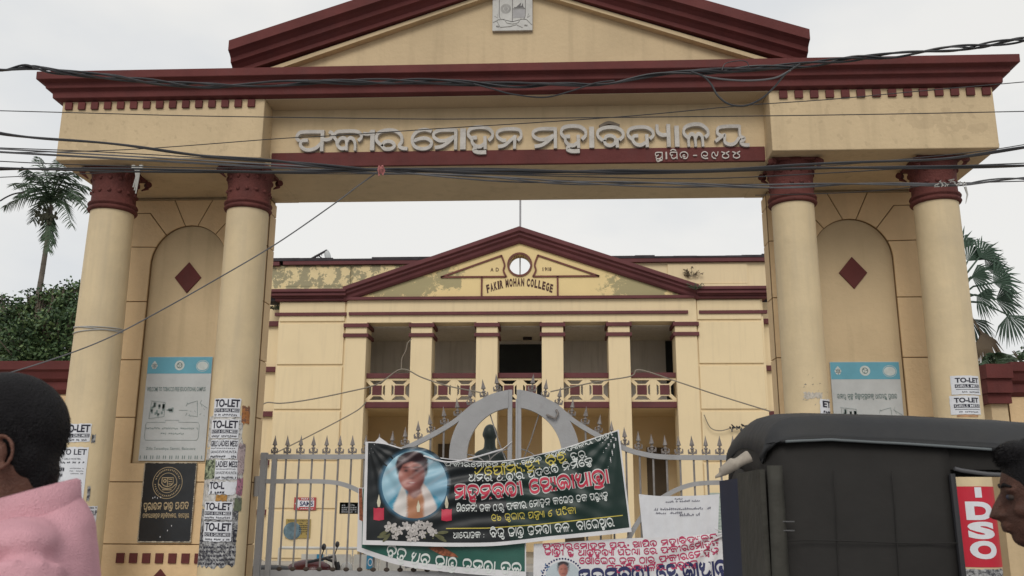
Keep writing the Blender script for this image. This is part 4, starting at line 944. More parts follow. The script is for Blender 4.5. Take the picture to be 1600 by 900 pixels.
# ================================================================== boards on the pillars
def board(name, x0, x1, z0, z1, y, label, m_, th=.012):
    t = thing(name, ((x0+x1)/2, y, z0), label, 'board')
    m = MB(); m.box(x0, x1, y-th, y, z0, z1); s = bev(m.build('sheet', m_, t), .002, 1)
    return t, s
def health_board(xc, z1, odia):
    x0, x1, z0 = xc-.325, xc+.325, z1-1.015; y = YP+.030
    side = 'right' if odia else 'left'
    t, s = board('notice_board', x0, x1, z0, z1, y, ('faded blue-headed board with local script in the right pillar niche' if odia else 'faded blue-headed board welcoming to a tobacco free campus in the left niche'), BOARDW)
    yf = y-.012
    F = lambda k: rectfn(x0, x1, z0, z1, yf-.0012*k)
    m = MB(); rect(m, F(1), .004, .996, .835, .996); m.build('header', TEAL, s)
    m = MB(); disc(m, F(2), .50, .915, .075, .048); disc(m, F(2), .855, .91, .085, .043); 
    for k in range(6): disc(m, F(2), .11+.028*cos(k*1.05), .912+.020*sin(k*1.05), .022, .015, 10)
    disc(m, F(2.3), .11, .945, .018, .012, 10); disc(m, F(2), .855, .91, .10, .056, 28, .93); m.build('logo', mat('logo_pale', (.55,.60,.58), .5, .15, 20), s)
    m = MB(); disc(m, F(3), .50, .915, .045, .03, 18, .75)
    for a in (0, 2.1, 4.2): m.add([F(3)(.5, .915), F(3)(.5+.035*cos(a), .915+.024*sin(a)), F(3)(.5+.035*cos(a+.5), .915+.024*sin(a+.5))], [[0,1,2]])
    m.build('logo_mark', BOARDI, s)
    m = MB()
    if odia: odia_on(m, 'ତମାଖୁ ମୁକ୍ତ ଶିକ୍ଷାନୁଷ୍ଠାନକୁ ଆପଣଙ୍କୁ ସ୍ୱାଗତ', [F(0)(.07,.655)[::2], F(0)(.93,.655)[::2]], .042, lambda x, z: yf-.001, 15)
    else:
        print_text(m, 'WELCOME TO TOBACCO FREE EDUCATIONAL CAMPUS', F(2), .03, .93, .662, .705, .012)
        scribble(m, F(2), .07, .87, .295, .318, 26, .25); scribble(m, F(2), .30, .66, .245, .268, 12, .25)
        print_text(m, 'Zilla Swasthya Samiti, Balasore', F(2), .10, .85, .095, .13, -.005)
        for k in range(30): 
            if k % 3 != 1: rect(m, F(2), .02+k*.032, .032+k*.032, .018, .05)
    m.build('lettering', BOARDI, s)
    m = MB()   # faded line drawing
    rnd = random.Random(5)
    def q(u, v): return F(2)(u, v)
    for (a, b, c, d) in ((.10,.57,.33,.555),(.10,.40,.33,.42),(.12,.56,.10,.40),(.33,.55,.33,.42),(.55,.48,.68,.48),(.66,.54,.82,.57),(.82,.57,.84,.42),(.70,.43,.84,.42),(.86,.55,.98,.50)):
        m.tube([q(a,b), q(c,d)], .0022, 4)
    for k in range(16):
        u = rnd.uniform(.11,.30); v = rnd.uniform(.42,.52); rect(m, F(2), u, u+.03, v, v+rnd.uniform(.02,.05))
    for k in range(5): rect(m, F(2), .36+rnd.random()*.1, .38+rnd.random()*.1, .46+rnd.random()*.04, .475+rnd.random()*.04)
    for k in range(12):
        u = rnd.uniform(.6,.95); v = rnd.uniform(.42,.56); m.tube([q(u,v), q(u+.02,v+rnd.uniform(-.03,.03))], .0016, 4)
    if not odia:
        pts = [(.06,.34),(.08,.365),(.36,.365),(.36,.385),(.56,.385),(.56,.365),(.86,.365),(.88,.34),(.88,.22),(.86,.195),(.08,.195),(.06,.22),(.06,.34)]
        m.tube([q(a, b) for a, b in pts], .0018, 4)
    m.build('line_drawing', mat('board_drawing', (.25,.31,.30), .6, .25, 20), s)
health_board(-3.70, 2.915, False); health_board(2.955, 2.845, True)
t, s = board('black_plaque', -3.935, -3.435, 1.15, 1.878, YP-.002, 'black stone plaque with a gold round crest below the left notice board', BLACKB, .018)
F = lambda k: rectfn(-3.935, -3.435, 1.15, 1.878, YP-.020-.0012*k); yf = YP-.020
m = MB(); disc(m, F(1), .47, .745, .29, .205, 48, .965); disc(m, F(1), .47, .745, .185, .13, 40, .95)
for k in range(40):
    a = 2*pi*k/40
    if k in (0, 20, 1, 19): continue
    c = (.47+.238*cos(a), .745+.168*sin(a)); 
    for j in range(2): b = random.uniform(0, 3); m.tube([F(1)(c[0]+.014*cos(b), c[1]+.012*sin(b)), F(1)(c[0]-.014*cos(b), c[1]-.012*sin(b+.7))], .0032, 4)
for p in ([(.36,.81),(.36,.74),(.40,.71),(.47,.695),(.54,.71),(.58,.74),(.58,.81),(.36,.81)], [(.47,.81),(.47,.70)], [(.30,.73),(.38,.68),(.47,.67),(.56,.68),(.64,.73)], [(.38,.655),(.56,.655)], [(.49,.79),(.56,.79)], [(.49,.76),(.56,.76)], [(.49,.73),(.56,.73)]): m.tube([F(1)(*q) for q in p], .0045, 5)
disc(m, F(1), .415, .77, .035, .024, 14, .5); m.build('crest', GOLD, s)
m = MB(); odia_on(m, 'ପୁରାତନ ଛାତ୍ର ସଂସଦ', [F(0)(.05,.40)[::2], F(0)(.93,.415)[::2]], .062, lambda x, z: yf-.001, 19)
odia_on(m, 'ଫକୀରମୋହନ ମହାବିଦ୍ୟାଳୟ, ବାଲେଶ୍ୱର', [F(0)(.05,.30)[::2], F(0)(.95,.305)[::2]], .036, lambda x, z: yf-.001, 19); m.build('lettering', GOLD, s)
m = MB()
rnd = random.Random(3)
for k in range(26): 
    u = k/26; 
    for e in (0, 1): m.ell(F(0)(u+.02, (-.004 if e else 1.004)), (.016*rnd.uniform(.6,1.4), .006, .007*rnd.uniform(.4,1.3)), 8, 5)
for k in range(34):
    u = k/34
    for e in (0, 1): m.ell(F(0)((-.006 if e else 1.006), u+.01), (.006*rnd.uniform(.4,1.4), .006, .014*rnd.uniform(.6,1.2)), 8, 5)
m.build('mortar_edge', mat('mortar_pale', (.42,.37,.29), .9, .3, 20), s)
m = MB()
for u, v in ((.62,.20),(.55,.14),(.42,.06),(.25,.56),(.3,.55),(.21,.55),(.36,.56)): m.ell(F(0)(u, v), (.004,.003,.008), 6, 4)
m.build('paint_fleck', WHITEP, s)

# ================================================================== posters pasted round the columns
def colR(c, z): return c[2]+(c[1]-c[2])*max(0, (z-.34)/3.83)**2
def colfn(ci, px0, px1, py0, py1, off=.0, skew=0):
    c = COLS[ci]; fa = atan2(-c[0], 8.05)          # direction of the camera seen from the column
    zt = at(px0, py0, 8.05-c[2]*.9).z; zb = at(px0, py1, 8.05-c[2]*.9).z; R = colR(c, zt)
    X0 = at(px0, py0, 8.05).x; X1 = at(px1, py0, 8.05).x
    f0 = max(-.99, min(.99, (X0-c[0])*cos(fa)/R)); f1 = max(-.99, min(.99, (X1-c[0])*cos(fa)/R))
    a0, a1 = fa+asin(f0), fa+asin(f1)
    def f(u, v, o=0):
        a = a0+(a1-a0)*u; z = zb+(zt-zb)*v+skew*u; r = colR(c, z)+off+o
        return (c[0]+r*sin(a), 8.05-r*cos(a), z)
    return f
def colsheet(name, ci, box_, label, m_, off=.0015, torn=.0, seed=1, skew=0, cat='poster'):
    f = colfn(ci, *box_, off, skew); rnd = random.Random(seed); n = 16
    top = [1-torn*rnd.random() for _ in range(n+1)]; bot = [torn*rnd.random() for _ in range(n+1)]
    lu = torn*.5
    t = thing(name, f(.5, 0), label, cat)
    m = MB(); vs = []; fs = []; nv = 5
    for j in range(nv+1):
        ra = rnd.uniform(0, lu); rb = 1-rnd.uniform(0, lu)
        for i in range(n+1):
            u = ra+(rb-ra)*i/n; v = bot[i]+(top[i]-bot[i])*j/nv; vs.append(f(u, v, rnd.uniform(0, .0012) if torn else 0))
    for j in range(nv):
        for i in range(n): fs.append([j*(n+1)+i, j*(n+1)+i+1, (j+1)*(n+1)+i+1, (j+1)*(n+1)+i])
    m.add(vs, fs); s = m.build('paper', m_, t)
    return t, s, lambda u, v: f(u, v, .0022)
def tolet(ci, box_, label, sub='BOYS & GIRLS MESS', off=.006, seed=1):
    t, s, f = colsheet('to_let_poster', ci, box_, label, WHITEP, off, .045, seed, (random.Random(seed).random()-.5)*.012)
    t['group'] = 'TO-LET posters pasted on the gateway columns'
    m = MB(); print_text(m, 'TO-LET', f, .07, .95, .52, .93, .035)
    for k in range(8): rect(m, f, .05+k*.1125, .05+(k+1)*.1125, .26, .45)
    scribble(m, f, .06, .94, .07, .17, 16, .5, random.Random(seed)); m.build('lettering', INK, s)
    m = MB(); print_text(m, sub, lambda u, v: tuple(Vector(f(u, v))+Vector((0, -.0012, 0))), .07, .93, .285, .425, .01); m.build('reversed_lettering', WHITEP, s)
SCR = mat('torn_print_layers', (.36,.36,.36), .85, .9, 30, .4, 30, dirt=.9, dirt_col=(.05,.05,.06), dirt_lo=.50, dirt_hi=.56, dirt_scale=38)
SCR2 = mat('torn_print_pale', (.55,.53,.50), .85, .35, 25, .4, 30, dirt=.75, dirt_col=(.12,.13,.13), dirt_lo=.53, dirt_hi=.58, dirt_scale=30)
# left inner column
t, s, f = colsheet('torn_poster_layers', 1, (318,383,700,795), 'thick patch of torn grey poster layers on the left inner column', SCR2, .001, .06, 4)
t, s, f = colsheet('torn_poster_layers', 1, (327,383,648,702), 'ragged old poster layer showing between the upper TO-LET posters on the left inner column', SCR2, .0008, .1, 7)
t, s, f = colsheet('torn_poster_layers', 1, (312,374,790,889), 'lowest dirty torn poster layers with ghost lettering on the left inner column', SCR, .0014, .07, 5)
m = MB(); print_text(m, 'LET TO-LE', f, .05, .98, .42, .62, .01)
for k in range(5): scribble(m, f, .08, .95, .06+k*.065, .10+k*.065, 14, .45)
m.build('lettering', INK, s)
tolet(1, (337,377,622,652), 'topmost TO-LET poster of the stack on the left inner column', seed=11)
tolet(1, (333,374,655,685), 'second TO-LET poster from the top on the left inner column', seed=12)
for k, (bx, lab) in enumerate((((331,373,686,717), 'upper of two crumpled LADIES MESS posters on the left inner column'), ((338,372,718,750), 'lower of two crumpled LADIES MESS posters on the left inner column'))):
    t, s, f = colsheet('ladies_mess_poster', 1, bx, lab, WHITEP, .005, .06, 20+k); m = MB()
    print_text(m, 'GIRLS LADIES MESS' if k == 0 else 'LADIES MESS', f, .04, .96, .62, .92, .02); scribble(m, f, .05, .9, .5, .56, 14, .4); print_text(m, 'SAHADEVKHUNTA', f, .05, .95, .28, .42, .0); scribble(m, f, .05, .95, .05, .18, 16, .5); m.build('lettering', INK, s)
t, s, f = colsheet('torn_green_poster', 1, (322,338,717,750), 'torn green and white poster scrap left of the LADIES MESS poster', mat('scrap_green', (.30,.34,.22), .8, .6, 30, dirt=.9, dirt_col=(.03,.04,.03), dirt_lo=.5, dirt_hi=.54, dirt_scale=20), .004, .1, 8)
t, s, f = colsheet('to_let_poster', 1, (328,371,751,774), 'torn TO-LET poster with its last letters ripped off on the left inner column', WHITEP, .006, .16, 9); m = MB(); print_text(m, 'TO-L', f, .06, .58, .42, .92, .035); scribble(m, f, .1, .6, .1, .28, 6, .6); m.build('lettering', INK, s)
t, s, f = colsheet('orange_scrap', 1, (338,356,772,784), 'small torn orange paper scrap between TO-LET posters on the left inner column', mat('scrap_orange', (.42,.22,.06), .8, .4, 30), .008, .2, 10)
tolet(1, (322,364,783,812), 'TO-LET poster with a folded torn top under the orange scrap', off=.0065, seed=13)
m = MB(); f = colfn(1, 335, 362, 782, 792, .011); m.add([f(0,.9), f(1,.4), f(.85,0), f(.3,.4)], [[0,1,2,3]]); o = m.build('paper_flap', WHITEP); o['label'] = 'white folded paper flap hanging over the TO-LET heading'; o['category'] = 'paper'
tolet(1, (321,363,814,846), 'lowest clean TO-LET poster on the left inner column', off=.0065, seed=14)
for k, (bx, c, lab) in enumerate((((378,391,632,663), (.48,.20,.07), 'small orange sticker wrapped on the right edge of the left inner column'), ((371,384,690,745), (.50,.40,.40), 'narrow pale torn strip right of the LADIES MESS posters'), ((370,380,745,775), (.45,.20,.27), 'torn pink strip on the left inner column'), ((366,378,776,800), (.16,.19,.12), 'dark green torn scrap right of the folded TO-LET poster'))):
    colsheet('torn_strip', 1, bx, lab, mat('strip_%d' % k, c, .8, .5, 22, dirt=.7, dirt_col=(.06,.05,.06), dirt_lo=.5, dirt_hi=.55, dirt_scale=22), .003, .12, 30+k)
# left outer column
tolet(0, (103,144,662,692), 'single TO-LET poster on the left outer column beside the man in pink', seed=15, off=.004)
t, s, f = colsheet('torn_strip', 0, (143,150,677,693), 'black torn strip at the right end of the TO-LET poster on the left outer column', SCR, .003, .2, 41)
t, s, f = colsheet('hostel_poster', 0, (96,139,698,790), 'tall white TO LET poster for a girls hostel on the left outer column', WHITEP, .003, .02, 42); m = MB(); print_text(m, 'TO LET', f, .18, .95, .86, .96, .015); print_text(m, 'GIRLS HOSTEL', f, .28, .82, .775, .805, .0); scribble(m, f, .12, .92, .71, .745, 14, .5)
for a in (.62,.42,.2):
    for j in range(3): scribble(m, f, .52, .92, a-j*.045, a-j*.045+.018, 10, .4)
scribble(m, f, .05, .35, .58, .66, 4, .6); scribble(m, f, .05, .3, .48, .54, 4, .6); m.build('lettering', INK, s)
t, s, f = colsheet('torn_strip', 0, (137,142,757,785), 'thin black torn strip right of the hostel poster', SCR, .003, .2, 43)
t, s, f = colsheet('group_poster', 0, (118,152,790,816), 'pale poster with slanting print low on the left outer column', WHITEP, .003, .05, 44); m = MB(); print_text(m, '-D GROUP', f, .25, .98, .4, .72, .02); scribble(m, f, .6, .95, .82, .92, 5, .6); m.build('lettering', INK, s)
# right inner column scraps
colsheet('torn_strip', 2, (1254,1286,611,625), 'faded torn paper remains on the right inner column', mat('paper_faded', (.52,.47,.40), .85, .3, 30, dirt=.6, dirt_col=(.2,.22,.2), dirt_lo=.52, dirt_hi=.58, dirt_scale=25), .002, .3, 51)
t, s, f = colsheet('torn_to_let_corner', 2, (1279,1295,622,648), 'small torn corner of a poster reading ET on the right inner column', WHITEP, .003, .1, 52); m = MB(); print_text(m, 'ET', f, .2, .95, .45, .85, .04); scribble(m, f, .2, .9, .1, .25, 4, .6); m.build('lettering', INK, s)
for k in range(9):
    pass
m = MB(); rnd = random.Random(8)
for k in range(16):
    f = colfn(2, 1250, 1290, 585, 640, .003); u, v = rnd.random(), rnd.random(); m.add([f(u, v), f(u+rnd.uniform(.02,.12), v+.01), f(u+.06, v+rnd.uniform(.01,.05))], [[0,1,2]])
o = m.build('paper_flecks', mat('fleck_grey', (.32,.29,.25), .9, .6, 30)); o['label'] = 'scattered flecks of paper glue on the right inner column'; o['category'] = 'paper'; o['kind'] = 'stuff'
# right outer column
def tolet2(bx, label, seed):
    t, s, f = colsheet('to_let_poster', 3, bx, label, WHITEP, .004, .02, seed); m = MB(); print_text(m, 'TO-LET', f, .14, .93, .62, .88, .04)
    for k in range(8): rect(m, f, .12+k*.105, .12+(k+1)*.105, .36, .54)
    rect(m, f, .14, .95, .26, .285, 8); scribble(m, f, .25, .93, .1, .17, 12, .5); m.build('lettering', INK, s)
    m = MB(); print_text(m, 'GIRLS MESS', lambda u, v: tuple(Vector(f(u, v))+Vector((0, -.0012, 0))), .14, .94, .38, .52, .01); m.build('reversed_lettering', WHITEP, s)
tolet2((1484,1527,587,617), 'upper TO-LET GIRLS MESS poster on the right outer column', 61)
tolet2((1483,1528,618,648), 'lower TO-LET GIRLS MESS poster on the right outer column', 62)
colsheet('torn_strip', 3, (1494,1528,648,652), 'thin orange torn strip under the GIRLS MESS posters', mat('strip_1x', (.45,.26,.14), .8, .4, 22), .003, .1, 63)
t, s, f = colsheet('red_flag_poster', 3, (1491,1575,760,886), 'red vertical poster with white letters IDSO on the right outer column behind the rickshaw', mat('poster_red', (.50,.02,.04), .5, .1, 4), .004, .0, 64)
m = MB()
for ch, v0, v1 in (('A',.99,1.15),('I',.86,.99),('D',.58,.81),('S',.345,.56),('O',.10,.325)):
    if ch == 'A': continue
    m = MB(); print_text(m, ch, f, *((.40,.54) if ch == 'I' else (.19,.76)), v0, v1, .06); m.build('letter', WHITEP, s)
colsheet('torn_poster_layers', 3, (1489,1575,888,905), 'grey torn print under the red poster on the right outer column', SCR, .002, .1, 65)
colsheet('torn_poster_layers', 3, (1484,1494,760,905), 'narrow strip of old grey posters left of the red poster', SCR2, .0015, .08, 66)

# ================================================================== banners on the gate
def interp(P, u):
    n = len(P)-1; k = min(n-1, int(u*n)); t = u*n-k; c = catmull([(*p, 0) for p in P[max(0,k-1):k+3]], 1)
    a = Vector(P[k]); b = Vector(P[k+1]); p0 = Vector(P[max(k-1,0)]); p3 = Vector(P[min(k+2,n)])
    return .5*((2*a)+(b-p0)*t+(2*p0-5*a+4*b-p3)*t*t+(3*a-p0-3*b+p3)*t**3)
def cloth(name, top, bot, Y, surf, m_, parent=None, u0=0, u1=1, v0=0, v1=1, off=0, nu=110, nv=60, **k):
    m = MB(); vs = []; fs = []
    for j in range(nv+1):
        for i in range(nu+1):
            u = u0+(u1-u0)*i/nu; v = v0+(v1-v0)*j/nv
            p = interp(top, u).lerp(interp(bot, u), v); q = at(p.x, p.y, Y); vs.append((q.x, surf(q.x, q.z)-off, q.z))
    for j in range(nv):
        for i in range(nu): fs.append([j*(nu+1)+i, (j+1)*(nu+1)+i, (j+1)*(nu+1)+i+1, j*(nu+1)+i+1])
    m.add(vs, fs); return m.build(name, m_, parent, smooth=True, **k)
def pf(Y, surf, off):
    def f(px, py):
        q = at(px, py, Y); return (q.x, surf(q.x, q.z)-off, q.z)
    return f
def pline(pts, Y=8.7): return [(at(x, y, Y).x, at(x, y, Y).z) for x, y in pts]
cA = at(575, 690, 8.7); cB = at(965, 672, 8.7)
def sB(x, z):
    y = 8.70
    for c, s_, ph in ((cA, 1, 0), (cB, -1, 1.3)):
        dx, dz = (x-c.x)*s_, c.z-z; r = sqrt(dx*dx+dz*dz); a = atan2(dz, dx)
        y += .010*sin(a*19+ph+r*1.5)*min(1, r*2)*math.exp(-r*1.1)*1.3
    sag = sin(pi*min(1, max(0, (x-cA.x)/(cB.x-cA.x))))
    y += .011*sin((z+.28*(x+.5)**2)*46)*sag*max(0, min(1, (z-1.15)*2.2)) + .004*mnoise.noise(Vector((x*7, z*9, 1)))
    return y
def sG(x, z): return 8.765+.010*sin(x*9+z*5)+.012*mnoise.noise(Vector((x*3, z*3, 4)))
def sW(x, z):
    c = at(1135, 832, 8.7); dx, dz = x-c.x, z-c.z; a = atan2(dz, dx); r = sqrt(dx*dx+dz*dz)
    return 8.755+.014*sin(a*16)*math.exp(-r*.7)+.010*mnoise.noise(Vector((x*4, z*5, 9)))
tB = [(571,690),(600,692),(637,703),(670,712),(716,718),(760,720.5),(800,718),(840,710),(880,700),(925,685),(967,671)]
bB = [(566,851),(606,852),(646,853),(687,854),(730,854),(772,853),(815,849),(857,844),(900,840),(943,836),(987,831)]
bn = thing('black_banner', tuple(at(770, 850, 8.7)), 'large black and green banner with a portrait, candles and pink script tied across the gate', 'banner')
sh = cloth('sheet', tB, bB, 8.7, sB, WHITEB, bn)
GB2 = mat('banner_dark_green_area', (.012,.030,.025), .42, .2, 2, spec=.32)
pr_ = cloth('black_print', tB, bB, 8.7, sB, BANB, sh, .022, .56, .012, .955, .0015)
pr2 = cloth('dark_green_print', tB, bB, 8.7, sB, GB2, sh, .56, .990, .012, .955, .0015)
FP = lambda k: pf(8.7, sB, .0022+.0009*k)
from mathutils.geometry import tessellate_polygon
def poly(m, f, pts, mx=5):
    tri = tessellate_polygon([[Vector((x, y, 0)) for x, y in pts]]); vs, fs = fine(pts, [list(t) for t in tri], mx); m.add([f(*p) for p in vs], [list(t) for t in fs])
def ellp(m, f, cx, cy, rx, ry, n=40, a0=0, a1=2*pi, rot=0):
    if max(rx, ry) > 5: return poly(m, f, [(cx+rx*cos(2*pi*k/n)*cos(rot)-ry*sin(2*pi*k/n)*sin(rot), cy+ry*sin(2*pi*k/n)*cos(rot)+rx*cos(2*pi*k/n)*sin(rot)) for k in range(n)], 4)
    m.add([f(cx, cy)]+[f(cx+rx*cos(a0+(a1-a0)*k/n)*cos(rot)-ry*sin(a0+(a1-a0)*k/n)*sin(rot), cy+ry*sin(a0+(a1-a0)*k/n)*cos(rot)+rx*cos(a0+(a1-a0)*k/n)*sin(rot)) for k in range(n+1)], [[0,k+1,k+2] for k in range(n)])
def ellg(m, f, cx, cy, rx, ry, nr=14, n=64):
    vs = [f(cx, cy)]; fs = []
    for j in range(1, nr+1):
        for k in range(n): vs.append(f(cx+rx*j/nr*cos(2*pi*k/n), cy+ry*j/nr*sin(2*pi*k/n)))
    for k in range(n): fs.append([0, 1+k, 1+(k+1)%n])
    for j in range(nr-1):
        for k in range(n): fs.append([1+j*n+k, 1+(j+1)*n+k, 1+(j+1)*n+(k+1)%n, 1+j*n+(k+1)%n])
    m.add(vs, fs)
def smooth(a, b, x): t = max(0, min(1, (x-a)/(b-a))); return t*t*(3-2*t)
def mixc(c, d, k): return [c[i]+(d[i]-c[i])*k for i in range(3)]
def inell(x, y, cx, cy, rx, ry, s=.12): return 1-smooth(1-s, 1+s, sqrt(((x-cx)/rx)**2+((y-cy)/ry)**2))
def inpoly(x, y, P):
    c = False; n = len(P)
    for i in range(n):
        x1, y1 = P[i]; x2, y2 = P[i-1]
        if (y1 > y) != (y2 > y) and x < (x2-x1)*(y-y1)/(y2-y1)+x1: c = not c
    return c
def soft(x, y, P, r=.9): return sum(inpoly(x+dx*r, y+dy*r, P) for dx in (-1,0,1) for dy in (-1,0,1))/9
def portrait_col(x, y):
    """the printed photograph: a person in blue with a white and orange scarf against light blue (generic features), with plastic glare painted in"""
    c = mixc((.30,.50,.60), (.17,.34,.46), smooth(-40, 50, (x-648)*.5+(y-757)))
    c = mixc(c, (.42,.60,.68), .35*max(0, sin((x+y*.8)*.42))*smooth(700, 760, 1460-y))
    c = mixc(c, (.04,.25,.38), soft(x, y, [(600,800),(609,783),(622,771),(640,765),(664,767),(682,776),(698,792),(690,812),(600,812)], 1.4))
    c = mixc(c, (.60,.57,.54), soft(x, y, [(633,764),(638,752),(628,760),(615,790),(616,812),(634,812),(641,790)]))
    c = mixc(c, (.56,.50,.47), soft(x, y, [(659,752),(672,768),(683,792),(678,812),(660,812),(655,785),(653,766)]))
    c = mixc(c, (.42,.19,.10), soft(x, y, [(636,774),(643,764),(657,764),(663,780),(662,812),(636,812)], 1.3))
    sk = mixc((.34,.125,.10), (.14,.045,.042), smooth(632, 668, x)); 
    c = mixc(c, mixc(sk, (.10,.035,.03), .5), soft(x, y, [(634,752),(656,752),(659,770),(648,780),(638,773)], 1.5))
    f = inell(x, y, 643.5, 741, 21, 27, .07); fc = list(sk)
    fc = mixc(fc, (.46,.20,.16), .5*inell(x, y, 633, 744, 8, 8, .8)); fc = mixc(fc, (.36,.14,.11), .35*inell(x, y, 652, 744, 6, 7, .8))
    fc = mixc(fc, (.42,.18,.14), .4*inell(x, y, 640, 725, 10, 5, .8)); fc = mixc(fc, (.40,.17,.13), .5*inell(x, y, 642, 741, 2.2, 8, .6))
    for ex in (634.5, 651.5): fc = mixc(fc, (.07,.02,.02), .55*inell(x, y, ex, 735, 6, 3.2, .7)); fc = mixc(fc, (.02,.008,.01), .85*inell(x, y, ex, 735.5, 2.6, 1.4, .5)); fc = mixc(fc, (.03,.01,.012), .75*inell(x, y, ex, 730.3, 6.5, 1.3, .6))
    fc = mixc(fc, (.10,.03,.03), .6*inell(x, y, 643, 747, 4.5, 1.6, .7)); fc = mixc(fc, (.22,.04,.045), .8*inell(x, y, 643.5, 754.5, 7.5, 2.6, .5)); fc = mixc(fc, (.45,.36,.33), .6*inell(x, y, 643.5, 754, 5, .9, .6))
    fc = mixc(fc, (.09,.03,.03), .5*smooth(758, 768, y)); c = mixc(c, fc, f)
    h = soft(x, y, [(621,742),(618,726),(622,714),(632,707),(646,704),(660,708),(669,718),(668,738),(665,746),(663,733),(657,725),(643,721),(630,726),(625,735)], 1.0)
    c = mixc(c, (.028,.012,.016), h)
    g = max(0, sin((x*.8+y*1.15)*.17+1.1))**6; c = mixc(c, (.62,.50,.50), .30*g*smooth(790, 720, y))  # diagonal glare of the plastic sheet, painted into the colour
    return c
def colour_mesh(name, f, cx, cy, rx, ry, colf, parent, nr=44, n=110):
    vs = [f(cx, cy)]; cs = [colf(cx, cy)]; fs = []
    for j in range(1, nr+1):
        for k in range(n): x, y = cx+rx*j/nr*cos(2*pi*k/n), cy+ry*j/nr*sin(2*pi*k/n); vs.append(f(x, y)); cs.append(colf(x, y))
    for k in range(n): fs.append([0, 1+k, 1+(k+1)%n])
    for j in range(nr-1):
        for k in range(n): fs.append([1+j*n+k, 1+(j+1)*n+k, 1+(j+1)*n+(k+1)%n, 1+j*n+(k+1)%n])
    m_ = bpy.data.materials.get('printed_picture')
    if not m_:
        m_ = bpy.data.materials.new('printed_picture'); m_.use_nodes = True; nn = m_.node_tree; bb = nn.nodes['Principled BSDF']; bb.inputs['Roughness'].default_value = .4
        at_ = nn.nodes.new('ShaderNodeAttribute'); at_.attribute_name = 'print'; nn.links.new(at_.outputs['Color'], bb.inputs['Base Color'])
    o = obj(name, vs, fs, m_, parent, True); ca = o.data.color_attributes.new('print', 'FLOAT_COLOR', 'POINT')
    ca.data.foreach_set('color', [v for c in cs for v in (*c, 1)]); return o
def glow_col(x, y):
    r = sqrt(((x-647)/58)**2+((y-757)/59)**2); return mixc((.05,.15,.24), (.012,.018,.022), smooth(.86, 1.0, r))
colour_mesh('portrait_glow', FP(0), 647, 757, 58, 59, glow_col, sh, 40, 90)
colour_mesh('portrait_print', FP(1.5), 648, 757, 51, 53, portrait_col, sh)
for k, (x, y0, y1) in enumerate(((592,793,812),(698,795,813))):
    m = MB(); rc = FP(5); poly(m, rc, [(x-8,y0),(x-5,y0+1.5),(x,y0),(x+5,y0+1.5),(x+8,y0),(x+8,y1),(x,y1+1.5),(x-8,y1)]); c_ = m.build('candle', RED, sh)
    m = MB(); poly(m, FP(6), [(x,y0-21),(x+3,y0-8),(x+1.5,y0-1),(x-1.5,y0-1),(x-3,y0-8)]); m.build('flame', mat('print_flame', (.60,.56,.42), .5), c_)
m = MB(); poly(m, FP(6), [(654,781),(657,792),(656,800),(652,800),(651,792)]); m.build('flame', mat('print_flame', (.60,.56,.42), .5), sh)
m = MB(); rnd = random.Random(4)
for (x, y, r) in ((611,824,12),(624,829,9),(634,822,9),(645,828,12),(655,820,9),(668,824,12),(660,835,8),(641,840,8),(677,832,8),(618,838,7),(650,842,6)):
    for k in range(6):
        a = 2*pi*k/6+rnd.random(); ellp(m, FP(4+.22*k), x+r*.5*cos(a), y+r*.45*sin(a), r*.42, r*.26, 10, rot=a)
m.build('flower_print', mat('print_white_flowers', (.48,.45,.43), .5, .5, 60), sh)
m = MB()
for (x, y, a) in ((601,832,2.7),(604,840,2.3),(598,838,3.0),(686,838,.3),(692,832,-.1),(690,842,.5)): ellp(m, FP(3), x, y, 9, 2.6, 12, rot=a)
for k in range(9): ellp(m, FP(4.5), rnd.uniform(605,685), rnd.uniform(820,842), 1.6, 1.2, 8)
m.build('leaf_print', mat('print_olive_leaf', (.12,.12,.06), .5, .3, 20), sh)
def banner_text(text, pts, h, m_, w=14.5, off=.0048, name='lettering', parent=None, surf=sB, Y=8.7):
    m = MB(); odia_on(m, text, pline(pts, Y), h/163, surf, w, off); return m.build(name, m_, parent or sh)
banner_text('ଫକୀରମୋହନ ସ୍ୱୟଂ ଶାସିତ ମହାବିଦ୍ୟାଳୟ ଛାତ୍ରୀ', [(694,728),(760,730),(810,727),(850,718),(890,705),(925,693),(958,680)], 6.5, WHT)
banner_text('√ସୌମ୍ୟାଶ୍ରୀ ବିଶି', [(741,742),(790,741),(850,730),(889,721)], 13, YELT)
banner_text('ଙ୍କର', [(893,720),(918,714)], 11, WHT)
banner_text('ଅମର ଆତ୍ମାର ସଦଗତି ନିମନ୍ତେ', [(732,752),(800,750),(860,740),(928,725)], 10.5, WHT)
for tx, pts in (('ମହମବତୀ', [(710,779),(765,779),(819,772)]), ('ଶୋଭାଯାତ୍ରା', [(828,771),(890,763),(954,754)])):
    banner_text(tx, pts, 20, WHT, 33, .0040); banner_text(tx, pts, 20, RED, 19, .0095)
banner_text('ସିନେମା ଛକ ଠାରୁ ଫକୀର ମୋହନ କଲେଜ ଛକ ପର୍ଯ୍ୟନ୍ତ', [(713,799),(780,798),(860,789),(951,779)], 10, WHT)
banner_text('୧୫ ଜୁଲାଇ ସନ୍ଧ୍ୟା ୬ ଘଟିକା', [(768,814),(830,810),(901,802)], 9.5, YELT)
m = MB(); poly(m, FP(1), [(697,825),(760,824.5),(840,819),(973,804.5),(973,806),(840,820.5),(760,826),(697,826.5)]); m.build('ruled_line', YELT, sh)
banner_text('ଆୟୋଜକ :', [(708,841),(758,840)], 8.5, WHT); banner_text('ବିଜୁ ଛାତ୍ର ଜନତା ଦଳ, ବାଲେଶ୍ୱର', [(766,840),(860,833),(961,822)], 12.5, WHT)
